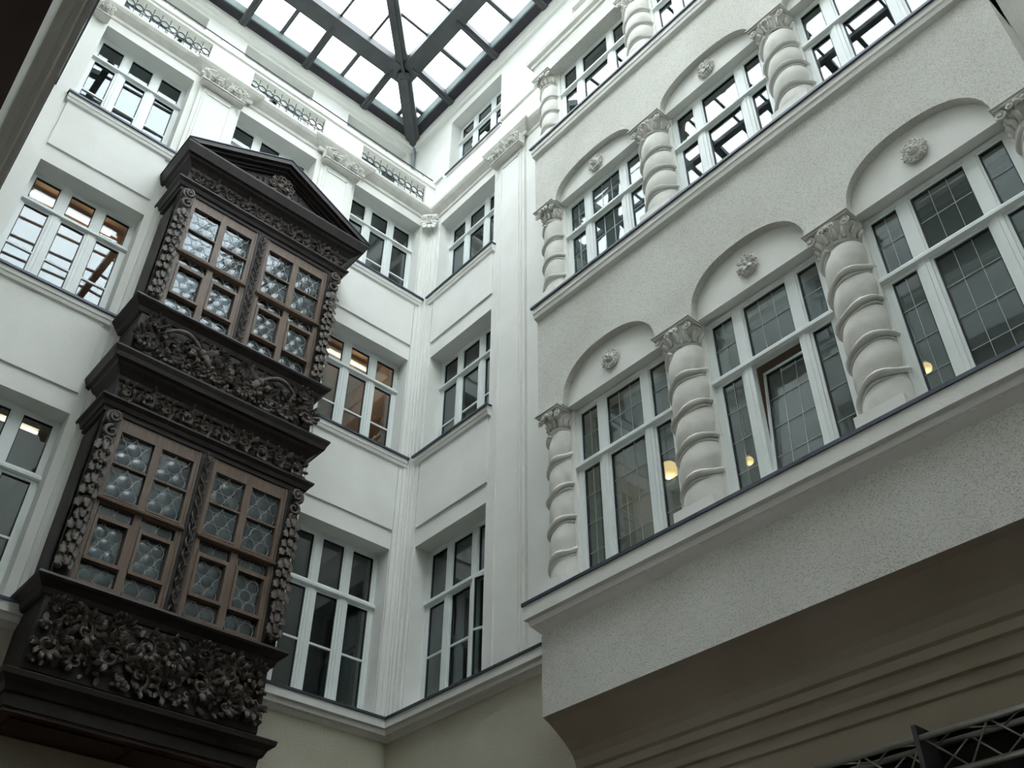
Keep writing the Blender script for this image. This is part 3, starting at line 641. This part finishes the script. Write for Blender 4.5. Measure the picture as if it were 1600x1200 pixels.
# ------------------------------------------------------------------ skylight
sk = empty('glass_skylight', T(-3.44, -7, SKY)); tag(sk, 'large white-lit glass roof with dark steel grid over the courtyard', 'skylight')
X0, X1, Y0, Y1 = -7.1, 0.0, -15.6, 0.93
def skp(name, mb, mat): mb.v = [(x + 3.44, y + 7, z - SKY) for x, y, z in mb.v]; return obj(name, mb, mat, sk)
skp('gutter_frame', MB().sweep([(X0, Y1), (X1, Y1), (X1, Y0), (X0, Y0), (X0, Y1)], [(0.0, SKY), (0.30, SKY), (0.30, SKY + 0.10), (0, SKY + 0.10)]), 'steelp')
skp('curb', MB().sweep([(X0, Y1), (X1, Y1), (X1, Y0), (X0, Y0), (X0, Y1)], [(0.30, SKY + 0.03), (0.33, SKY + 0.03), (0.385, SKY + 0.15), (0.30, SKY + 0.19)]), 'curb')
D = 1.19; ZN = SKY + 0.24; ZT = SKY + 0.34
ring_pts = [(X0 + D, Y1 - D), (X1 - D, Y1 - D), (X1 - D, Y0 + D), (X0 + D, Y0 + D), (X0 + D, Y1 - D)]
for (a, b) in zip(ring_pts, ring_pts[1:]): skp('ring_beam', MB().bar((*a, ZN + 0.02), (*b, ZN + 0.02), 0.38 if a[0] != b[0] or a[0] > -4 else 0.14, 0.22 if a[0] != b[0] or a[0] > -4 else 0.12), 'steel')
mid = (X0 + X1) / 2; hs = (X1 - X0) / 2
for sx, sy in ((1, 1), (-1, 1), (1, -1), (-1, -1)):
    c = (X1 if sx > 0 else X0, Y1 if sy > 0 else Y0)
    nd = (c[0] - sx * D, c[1] - sy * D)
    skp('hip_beam', MB().bar((c[0] - sx * 0.05, c[1] - sy * 0.05, SKY - 0.02), (nd[0], nd[1], ZN), 0.30, 0.22).bar((c[0] - sx * 0.0, c[1] - sy * 0.0, SKY - 0.10), (nd[0], nd[1], ZN - 0.10), 0.14, 0.14), 'steel')
    skp('hip_beam', MB().bar((nd[0], nd[1], ZN + 0.02), (c[0] - sx * hs, c[1] - sy * hs, ZT + 0.08), 0.24, 0.20).bar((nd[0], nd[1], ZN - 0.09), (c[0] - sx * hs, c[1] - sy * hs, ZT - 0.03), 0.06, 0.08), 'steel')
    skp('hub', MB().lathe([(0.0, ZN - 0.17), (0.12, ZN - 0.13), (0.16, ZN - 0.10), (0.17, ZN + 0.1)], 8, nd[0], nd[1]), 'steel')
skp('ridge_beam', MB().bar((mid, Y1 - hs, ZT + 0.08), (mid, Y0 + hs, ZT + 0.08), 0.16, 0.2), 'steel')
P2 = 1.447 / 2
def glaz(axis, side, k):
    # one rafter position k (half-module index) on an edge; axis 'x' = edge along x at Y1
    major = (k % 2 == 0); off = 1.47 + (k - 2) * P2
    return major, off
def edge_rafters(org, along, inward, length, far):
    u = Vector(along); v = Vector(inward); o = Vector(org); k = 1; prev = 0.0
    offs = []
    while True:
        off = 1.47 + (k - 2) * P2
        if off > length - 0.3: break
        offs.append((off, k % 2 == 0)); k += 1
    for off, major in offs:
        e = min(off, length - off); d1 = min(D, e)
        a = o + u * off + v * (0.10 if major else 0.34); b = o + u * off + v * d1
        w_, h_ = (0.15, 0.15) if major else (0.085, 0.08)
        zA = SKY + 0.02 if major else SKY + 0.15; zz = lambda d: SKY + 0.08 + (ZN - SKY - 0.08) * d / D
        skp('rafter', MB().bar((a.x, a.y, zA if major else zz(0.34) + 0.03), (b.x, b.y, zz(d1)), w_, h_), 'steel')
        if major: skp('rafter_stay', MB().tube([(a.x, a.y, zA - 0.07), (b.x, b.y, zz(d1) - 0.10)], 0.026, 6), 'steel')
        d2 = min(e, hs)
        if e > D + 0.1:
            a = o + u * off + v * D; b = o + u * off + v * d2; z2 = ZN + (ZT + 0.08 - ZN) * (d2 - D) / (hs - D)
            skp('glazing_bar', MB().bar((a.x, a.y, ZN + 0.08), (b.x, b.y, z2 + 0.06), 0.05, 0.05), 'steel')
    # panes
    cuts = [0.0] + [q for q, _ in offs] + [length]
    for a, b in zip(cuts, cuts[1:]):
        for d0, dd, z0, z1 in ((0.30, D, SKY + 0.19, ZN + 0.12), (D, hs, ZN + 0.12, ZT + 0.16)):
            poly = []
            for q in (a, b):
                e = min(q, length - q)
                poly.append((q, min(max(e, 0.0), dd)))
            if max(poly[0][1], poly[1][1]) <= d0: continue
            pts = []
            for q, dm in poly:
                lo = min(d0, dm); 
                if dm < d0: q2 = d0 if q < length / 2 else length - d0; pts.append((q2, d0, d0))
                else: pts.append((q, d0, dm))
            vs = []
            for q, lo, hi in pts:
                for d in (lo, hi):
                    p = o + u * q + v * d; z = z0 + (z1 - z0) * (d - d0) / (dd - d0); vs.append((p.x, p.y, z))
            mb = MB(); vs2 = [(x, y, z + 0.012) for x, y, z in vs]
            mb.add(vs + vs2, [(0, 1, 3, 2), (4, 6, 7, 5), (0, 4, 5, 1), (2, 3, 7, 6), (0, 2, 6, 4), (1, 5, 7, 3)])
            skp('pane', mb, 'skyglass')
edge_rafters((X1, Y1), (-1, 0), (0, -1), X1 - X0, 0); edge_rafters((X1, Y1), (0, -1), (-1, 0), Y1 - Y0, 0)
edge_rafters((X0, Y1), (0, -1), (1, 0), Y1 - Y0, 0); edge_rafters((X0, Y0), (1, 0), (0, 1), X1 - X0, 0)
obj('corner_strut', MB().tube([(3.37, 7.83, -0.9), (3.37, 7.83, -0.05)], 0.03, 8).tube([(3.42, 7.90, -0.9), (3.42, 7.90, -0.05)], 0.02, 8), 'curb', sk)

# ------------------------------------------------------------------ carved oak oriel (local origin x = -3.46 on the wall at z = 5.2)
orl = empty('oriel', T(-3.46, 0, 0)); tag(orl, 'two-storey carved dark oak oriel with gabled top on the back wall', 'oriel')
HB = 1.32; YB = -0.68
def op(name, mb, mat, parent=None): return obj(name, mb, mat, parent or orl)
def moulding(name, prof, mat='darkwood', extra=0.0):     # swept round front and sides; profile outward from the body face
    x = HB + extra
    return op(name, MB().sweep([(-x, 0), (-x, YB), (x, YB), (x, 0)], prof), mat)
op('base_block', MB().box(-HB + 0.02, HB - 0.02, YB + 0.02, 0, 5.21, 6.45), 'darkwood')
op('body', MB().box(-HB + 0.02, HB - 0.02, YB + 0.02, 0, 8.66, 10.45), 'darkwood')
op('attic_block', MB().box(-HB + 0.02, HB - 0.02, YB + 0.02, 0, 12.6, 13.3), 'darkwood')
# side walls and rear of the window storeys (leave the inside hollow)
for z0, z1 in ((6.45, 8.66), (10.45, 12.6)):
    for s in (-1, 1): op('side_panel', MB().box(s * HB - (0.05 if s > 0 else 0), s * HB + (0.05 if s < 0 else 0), YB + 0.02, 0, z0, z1), 'darkwood')
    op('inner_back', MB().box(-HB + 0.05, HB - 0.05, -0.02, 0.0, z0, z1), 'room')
# base cornice and soffit
moulding('base_cornice', [(0.0, 5.20), (0.02, 5.20), (0.03, 5.32), (0.06, 5.33), (0.09, 5.40), (0.15, 5.45), (0.16, 5.50), (0.10, 5.53), (0.0, 5.56), (-0.1, 5.56), (-0.1, 5.20)])
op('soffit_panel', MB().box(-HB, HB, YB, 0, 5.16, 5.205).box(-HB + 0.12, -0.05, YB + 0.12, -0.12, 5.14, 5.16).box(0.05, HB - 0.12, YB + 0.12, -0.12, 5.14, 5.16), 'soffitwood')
# ledges
for z in (6.40, 10.36): moulding('ledge', [(0.0, z - 0.06), (0.03, z - 0.04), (0.05, z + 0.02), (0.10, z + 0.07), (0.125, z + 0.09), (0.14, z + 0.115), (0.13, z + 0.145), (0.10, z + 0.16), (-0.1, z + 0.18), (-0.1, z - 0.06)])
for z in (8.70, 12.70): moulding('architrave', [(0.0, z), (0.03, z + 0.005), (0.035, z + 0.06), (0.06, z + 0.07), (0.08, z + 0.12), (0.12, z + 0.16), (0.12, z + 0.185), (0.0, z + 0.21), (-0.1, z + 0.21), (-0.1, z)])
moulding('cornice', [(0.0, 9.16), (0.04, 9.19), (0.05, 9.24), (0.09, 9.29), (0.14, 9.335), (0.16, 9.37), (0.205, 9.385), (0.22, 9.44), (0.25, 9.50), (0.25, 9.525), (0.02, 9.62), (-0.1, 9.62), (-0.1, 9.16)], extra=-0.06)
SH = 0.07
mb = MB().sweep([(-HB + SH, 0), (-HB + SH, YB), (HB + SH, YB), (HB + SH, 0)], [(0.0, 13.12), (0.04, 13.16), (0.05, 13.21), (0.10, 13.26), (0.15, 13.295), (0.17, 13.32), (0.21, 13.335), (0.23, 13.39), (0.26, 13.47), (0.26, 13.50), (0.0, 13.52), (-0.1, 13.52), (-0.1, 13.12)])
op('cornice', mb, 'darkwood')
# gable
xe = HB + 0.27; zg = 13.50; za = 14.33
op('tympanum', MB().slab([(-xe + 0.2 + SH, zg), (xe - 0.2 + SH, zg), (SH, za - 0.16)], YB - 0.04, 0.0), 'darkwood')
g = MB()
for s in (-1, 1):
    n = 2; t = Vector((-s * xe, za - zg)).normalized(); nrm = Vector((t.y, -t.x)) * (1 if s > 0 else -1)
    if nrm.y > 0: nrm = -nrm
    for (th0, th1, yy) in ((0.0, 0.075, YB - 0.26), (0.075, 0.12, YB - 0.20), (0.12, 0.165, YB - 0.13), (0.165, 0.195, YB - 0.09)):
        k0 = th0 / abs(nrm.y); k1 = th1 / abs(nrm.y)
        g.slab([(s * (xe), zg - k0 + 0.03), (0, za - k0 + 0.03), (0, za - k1 + 0.03), (s * xe * (1 - 0.0), zg - k1 + 0.03)][::1] if False else
               [(s * xe - s * k0 * xe / (za - zg), zg + 0.02), (0, za - k0), (0, za - k1), (s * xe - s * k1 * xe / (za - zg), zg + 0.02)], yy, 0.0)
for q in (g,): q.v = [(x + SH, y, z) for x, y, z in q.v]
op('raking_cornice', g, 'darkwood')
rf = MB()
for s in (-1, 1): rf.add([(s * xe, YB - 0.272, zg + 0.03), (0, YB - 0.272, za + 0.01), (0, 0, za + 0.01), (s * xe, 0, zg + 0.03), (s * xe, YB - 0.272, zg + 0.045), (0, YB - 0.272, za + 0.025), (0, 0, za + 0.025), (s * xe, 0, zg + 0.045)], [(0, 1, 2, 3), (4, 7, 6, 5), (0, 4, 5, 1), (3, 2, 6, 7), (0, 3, 7, 4)])
rf.v = [(x + SH, y, z) for x, y, z in rf.v]
op('roof_flashing', rf, 'zinc')
g = MB(); mask(g, 0, 13.78, YB - 0.10, 1.35, 11)
for s in (-1, 1):
    acanthus(g, s * 0.30, 13.64, YB - 0.05, 0.10, PI / 2, -s, 1.3, 0.02, 5)
    leaf(g, s * 0.38, 13.60, YB - 0.05, 0 if s > 0 else PI, 0.26, 0.09, 0.02, 0.02)
g.v = [(x + SH, y, z) for x, y, z in g.v]
op('carved_mask', g, 'carved')
# carved panels
def big_panel(z0, z1, seed, grid, fr):
    rg = random.Random(seed); bgp = MB().box(-HB + 0.03, HB - 0.03, YB - 0.01, YB + 0.05, z0, z1)
    op('panel_board', bgp, 'darkwood'); H = z1 - z0
    fol = MB()
    for (x, z, R, a0, sg, tn_) in grid:
        for s in (-1, 1):
            if x == 0 and s < 0: continue
            mb = MB(); acanthus(mb, s * x, z0 + z * H, YB - 0.045, R * 1.08, a0 if s > 0 else PI - a0, sg * s, tn_ * 0.78, R * 0.19, 9)
            op('carved_scroll', mb, 'carved')
    for (x, z, n, sp, r) in fr:
        for s in (-1, 1):
            if x == 0 and s < 0: continue
            mb = MB(); fruits(mb, s * x, z0 + z * H, YB - 0.05, n, sp, r, rg); op('carved_fruit', mb, 'carved')
    for i in range(170):
        x = rg.uniform(0.0, HB - 0.08); z = z0 + rg.uniform(0.08, 0.92) * H; a = rg.uniform(0, 2 * PI); L = rg.uniform(0.06, 0.12)
        for s in (-1, 1): leaf(fol, s * x, z, YB - rg.uniform(0.01, 0.03), a if s > 0 else PI - a, L, L * 0.6, 0.03, 0.025, s * rg.uniform(-1.5, 1.5))
    o = op('carved_foliage', fol, 'carved'); o['kind'] = 'stuff'
big_panel(5.58, 6.38, 3, [(0.16, 0.66, 0.13, PI / 2, 1, 1.4), (0.16, 0.26, 0.14, -PI / 2, -1, 1.4), (0.50, 0.40, 0.17, PI, -1, 1.5), (0.48, 0.80, 0.10, 0, 1, 1.3), (0.83, 0.64, 0.15, 0, 1, 1.5), (0.82, 0.22, 0.13, PI, -1, 1.4), (1.14, 0.34, 0.14, PI / 2, 1, 1.5), (1.14, 0.78, 0.11, -PI / 2, -1, 1.4)],
          [(0.0, 0.50, 9, 0.06, 0.04), (0.32, 0.60, 6, 0.06, 0.038), (0.33, 0.12, 7, 0.05, 0.028), (0.66, 0.56, 5, 0.05, 0.036), (0.98, 0.45, 6, 0.05, 0.034), (1.24, 0.55, 4, 0.04, 0.03)])
big_panel(9.62, 10.32, 5, [(1.08, 0.82, 0.085, 0, 1, 1.8), (1.17, 0.40, 0.12, PI / 2, -1, 1.4), (0.86, 0.30, 0.12, PI, 1, 1.4), (0.20, 0.30, 0.11, PI / 2, 1, 1.4), (0.55, 0.22, 0.10, 0, -1, 1.4), (0.18, 0.74, 0.08, -PI / 2, -1, 1.3)],
          [(0.0, 0.45, 14, 0.09, 0.035), (0.36, 0.36, 9, 0.07, 0.034), (0.68, 0.20, 8, 0.06, 0.032), (0.55, 0.55, 3, 0.03, 0.04), (0.0, 0.15, 8, 0.06, 0.03)])
for s in (-1, 1):                                           # the arching garland bands of the upper panel
    pts = [(s * (1.0 - 0.62 * t), YB - 0.06 - 0.03 * math.sin(PI * t), 9.95 + 0.30 * math.sin(PI * (0.15 + 0.75 * t))) for t in [i / 14 for i in range(15)]]
    op('carved_garland', MB().tube(pts, [0.012 + 0.022 * math.sin(PI * i / 14) for i in range(15)], 7), 'carved')
    mb = MB(); mb.ball((s * 0.42, YB - 0.06, 10.08), (0.06, 0.06, 0.07), 10, 7); leaf(mb, s * 0.40, 10.06, YB - 0.06, PI / 2 + s * 0.9, 0.20, 0.1, 0.02, 0.03); leaf(mb, s * 0.42, 10.1, YB - 0.07, -PI / 2 - s * 0.5, 0.22, 0.1, 0.02, 0.03)
    op('carved_bird', mb, 'carved')
def frieze(z0, z1):
    op('frieze_board', MB().box(-HB + 0.02, HB - 0.02, YB - 0.01, YB + 0.04, z0, z1), 'darkwood'); zc = (z0 + z1) / 2; R = (z1 - z0) * 0.40
    for i in range(5):
        for s in (-1, 1):
            x = s * (0.14 + i * 0.255); sg = s * (1 if i % 2 else -1)
            mb = MB(); acanthus(mb, x, zc + (0.02 if i % 2 else -0.02), YB - 0.035, R, -sg * PI / 2, sg, 1.5, 0.024, 7)
            leaf(mb, x + s * R * 0.8, zc + (0.09 if i % 2 else -0.09), YB - 0.03, 0.4 * sg, 0.13, 0.07, 0.02, 0.02, sg)
            op('carved_scroll', mb, 'carved')
    fol = MB(); rg = random.Random(int(z0 * 10))
    for i in range(60):
        x = rg.uniform(0, HB - 0.05); z = rg.uniform(z0 + 0.03, z1 - 0.03); a = rg.uniform(0, 2 * PI); L = rg.uniform(0.05, 0.10)
        for s in (-1, 1): leaf(fol, s * x, z, YB - 0.012, a if s > 0 else PI - a, L, L * 0.6, 0.01, 0.015, s)
    o = op('carved_foliage', fol, 'carved'); o['kind'] = 'stuff'
frieze(8.91, 9.19); frieze(12.91, 13.15)
# storey: corner pilasters with garlands, centre post, casements
def garland(x, z0, z1, seed, w):
    rg = random.Random(seed); mb = MB(); y = YB - 0.10; H = z1 - z0
    volute(mb, x, z1 - 0.10, y - 0.02, 0.075, 1 if x > 0 else -1); spiral(mb, x, z1 - 0.10, y, 0.09, 1.6, -PI / 2, 1 if x > 0 else -1, 0.028, 0.014, 0.03, 22)
    spiral(mb, x - (0.02 if x > 0 else -0.02), z1 - 0.30, y, 0.085, 1.3, PI / 2, -1 if x > 0 else 1, 0.03, 0.014, 0.03, 20)
    z = z1 - 0.42
    while z > z0 + 0.16:
        k = rg.choice('lfls')
        for s in (-1, 1): leaf(mb, x + s * 0.01, z, y + 0.02, -PI / 2 + s * rg.uniform(0.35, 0.7), 0.19, 0.10, 0.035, 0.025, -s * 0.5)
        leaf(mb, x, z + 0.01, y, -PI / 2, 0.17, 0.085, 0.03, 0.028)
        if k == 'f': fruits(mb, x, z - 0.03, y - 0.02, 5, 0.045, 0.032, rg)
        if k == 's': spiral(mb, x, z - 0.02, y - 0.01, 0.06, 1.4, rg.uniform(0, 6), 1, 0.02, 0.01, 0.03, 14)
        z -= rg.uniform(0.12, 0.17)
    fruits(mb, x, z0 + 0.09, y, 10, 0.065, 0.032, rg)
    return mb
def roundel_pane(parent_name, x0, x1, z0, z1):
    p = op('leaded_pane', MB().box(x0, x1, YB + 0.035, YB + 0.039, z0, z1), 'roundel')
    W = x1 - x0; R = W / 4.5; lm = MB(); rh = R * 1.78; nr = max(1, int(round((z1 - z0) / rh))) + 1; cells = []
    for j in range(nr + 1):
        zc = z0 + (j + 0.5) * rh
        if zc - R * 0.5 > z1: break
        xs = (x0 + R * 1.2, x0 + R * 3.24) if j % 2 == 0 else (x0 + R * 0.2, x0 + R * 2.22, x0 + R * 4.26)
        for xc in xs: cells.append((xc, zc))
    y = YB + 0.030
    for xc, zc in cells:
        full = xc - R >= x0 - 0.01 and xc + R <= x1 + 0.01 and zc + R <= z1 + 0.01
        pts = []
        for i in range(16):
            a = 2 * PI * i / 16; px, pz = xc + R * 0.97 * math.cos(a), zc + R * 0.97 * math.sin(a)
            pts.append((px, y, pz))
        segs = [[]]
        for q in pts + pts[:1]:
            if x0 <= q[0] <= x1 and z0 <= q[2] <= z1: segs[-1].append(q)
            elif segs[-1]: segs.append([])
        for sg in segs:
            if len(sg) > 1: lm.tube(sg, 0.0035, 4)
        if full:
            d = MB(); vs = [(0, -0.010, 0)] + [(R * 0.5 * math.cos(2 * PI * i / 10), -0.007, R * 0.5 * math.sin(2 * PI * i / 10)) for i in range(10)] + [(R * 0.93 * math.cos(2 * PI * i / 10), 0.0, R * 0.93 * math.sin(2 * PI * i / 10)) for i in range(10)]
            fs = [(0, 1 + i, 1 + (i + 1) % 10) for i in range(10)] + [(1 + i, 11 + i, 11 + (i + 1) % 10, 1 + (i + 1) % 10) for i in range(10)]
            key = round(R, 3)
            if key not in rcache: rcache[key] = d.add(vs, fs, True).mesh('roundel', 'roundel')
            link('roundel', rcache[key], p, T(xc, YB + 0.032, zc))
    obj('lead_came', lm, 'lead', p)
rcache = {}
for st, (z0, z1, zt) in enumerate(((6.56, 8.70, 7.62), (10.52, 12.70, 11.60))):
    for s in (-1, 1):
        x = s * (HB - 0.09)
        op('corner_pilaster', MB().box(x - 0.09, x + 0.09, YB - 0.03, YB + 0.12, z0, z1).box(x - 0.07, x + 0.07, YB - 0.045, YB - 0.03, z0, z1 - 0.02), 'darkwood')
        op('carved_garland', garland(x, z0, z1, st * 2 + (s > 0) + 11, 0.16), 'carved')
    op('centre_post', MB().box(-0.075, 0.075, YB - 0.03, YB + 0.1, z0, z1), 'darkwood')
    rib = MB()                                             # spiralling ribbon on the centre post
    for q in (0, PI):
        n = 60; rib.tube([(0.034 * math.cos(q + i * 0.62), YB - 0.055 - 0.016 * math.sin(q + i * 0.62), z0 + 0.03 + (z1 - z0 - 0.06) * i / n) for i in range(n + 1)], 0.014, 5)
    for i in range(26): leaf(rib, 0.0, z0 + 0.08 + i * 0.08, YB - 0.065, PI / 2 + (0.7 if i % 2 else -0.7), 0.07, 0.04, 0.01, 0.014)
    op('carved_ribbon', rib, 'carved')
    for side in (-1, 1):
        xa, xb = (0.075, HB - 0.18) if side > 0 else (-HB + 0.18, -0.075)
        yo, yi = YB - 0.012, YB + 0.07; fr = MB(); st_w = 0.075; xm = (xa + xb) / 2; gt = z1 - 0.17
        fr.box(xa, xa + st_w, yo, yi, z0, z1).box(xb - st_w, xb, yo, yi, z0, z1).box(xm - 0.045, xm + 0.045, yo, yi, z0, z1)
        for q0, q1 in ((xa + st_w, xm - 0.045), (xm + 0.045, xb - st_w)): fr.box(q0, q1, yo + 0.003, yi, gt, z1).box(q0, q1, yo + 0.003, yi, z0, z0 + 0.055)
        fr.box(xa + 0.02, xa + 0.035, yo - 0.012, yo, z0, z1).box(xb - 0.035, xb - 0.02, yo - 0.012, yo, z0, z1)
        op('casement_frame', fr, 'brown')
        op('transom', MB().prism([(yo - 0.045, zt - 0.03), (yo - 0.05, zt - 0.005), (yo - 0.02, zt + 0.02), (yo, zt + 0.035), (yi, zt + 0.035), (yi, zt - 0.05), (yo, zt - 0.05)], xa + 0.01, xb - 0.01), 'brown')
        for (c0, c1) in ((xa + st_w, xm - 0.045), (xm + 0.045, xb - st_w)):
            zb = zt + 0.035 + (gt - zt) * 0.50
            op('glazing_bar', MB().box(c0, c1, yo + 0.01, yi, zb - 0.012, zb + 0.012), 'brown')
            op('sill_bead', MB().box(c0, c1, yo - 0.015, yi, zt + 0.035, zt + 0.06), 'brown')
            roundel_pane('p', c0, c1, zt + 0.06, zb - 0.012); roundel_pane('p', c0, c1, zb + 0.012, gt)
            h = zt - 0.05 - z0 - 0.055; q0 = z0 + 0.055 + h * 0.30; q1 = z0 + 0.055 + h * 0.78
            vf = MB().box(c0, c1, yo - 0.02, yi, q1, q1 + 0.05).box(c0, c1, yo - 0.03, yi, q0 - 0.05, q0 - 0.02).box(c0, c1, yo - 0.015, yi, q0 - 0.02, q0).box(c0, c0 + 0.035, yo - 0.02, yi, q0 - 0.03, q1).box(c1 - 0.035, c1, yo - 0.02, yi, q0 - 0.03, q1)
            op('vent_frame', vf, 'brown')
            op('sill_bead', MB().box(c0, c1, yo - 0.03, yi, z0 + 0.03, z0 + 0.06), 'brown')
            roundel_pane('p', c0, c1, z0 + 0.06, q0 - 0.05); roundel_pane('p', c0 + 0.035, c1 - 0.035, q0, q1); roundel_pane('p', c0, c1, q1 + 0.05, zt - 0.05)
# bracket at the lower left of the oriel
# ------------------------------------------------------------------ lighting truss under the bay
tr = empty('lighting_truss', FB @ T(9.0, -0.2, 4.12)); tag(tr, 'grey lattice truss hanging below the bay cove at bottom right', 'truss')
ch = [(-0.12, 0.10), (0.10, 0.10), (-0.01, -0.14)]
for y, z in ch: obj('chord', MB().tube([(-3.0, y, z), (3.0, y, z)], 0.024, 8), 'alu', tr)
n = 24
for k, (p, q) in enumerate(((0, 1), (1, 2), (2, 0))):
    for i in range(n):
        a = -3 + 6 * i / n; b = -3 + 6 * (i + 1) / n; s = (i % 2 == 0)
        c0 = ch[p] if s else ch[q]; c1 = ch[q] if s else ch[p]
        obj('brace', MB().tube([(a, *c0), (b, *c1)], 0.008, 5), 'alu', tr)
for x in (-1.78, -0.3, 1.6): obj('hanger', MB().box(x - 0.018, x + 0.018, -0.15, 0.13, -0.165, 0.19), 'iron', tr)
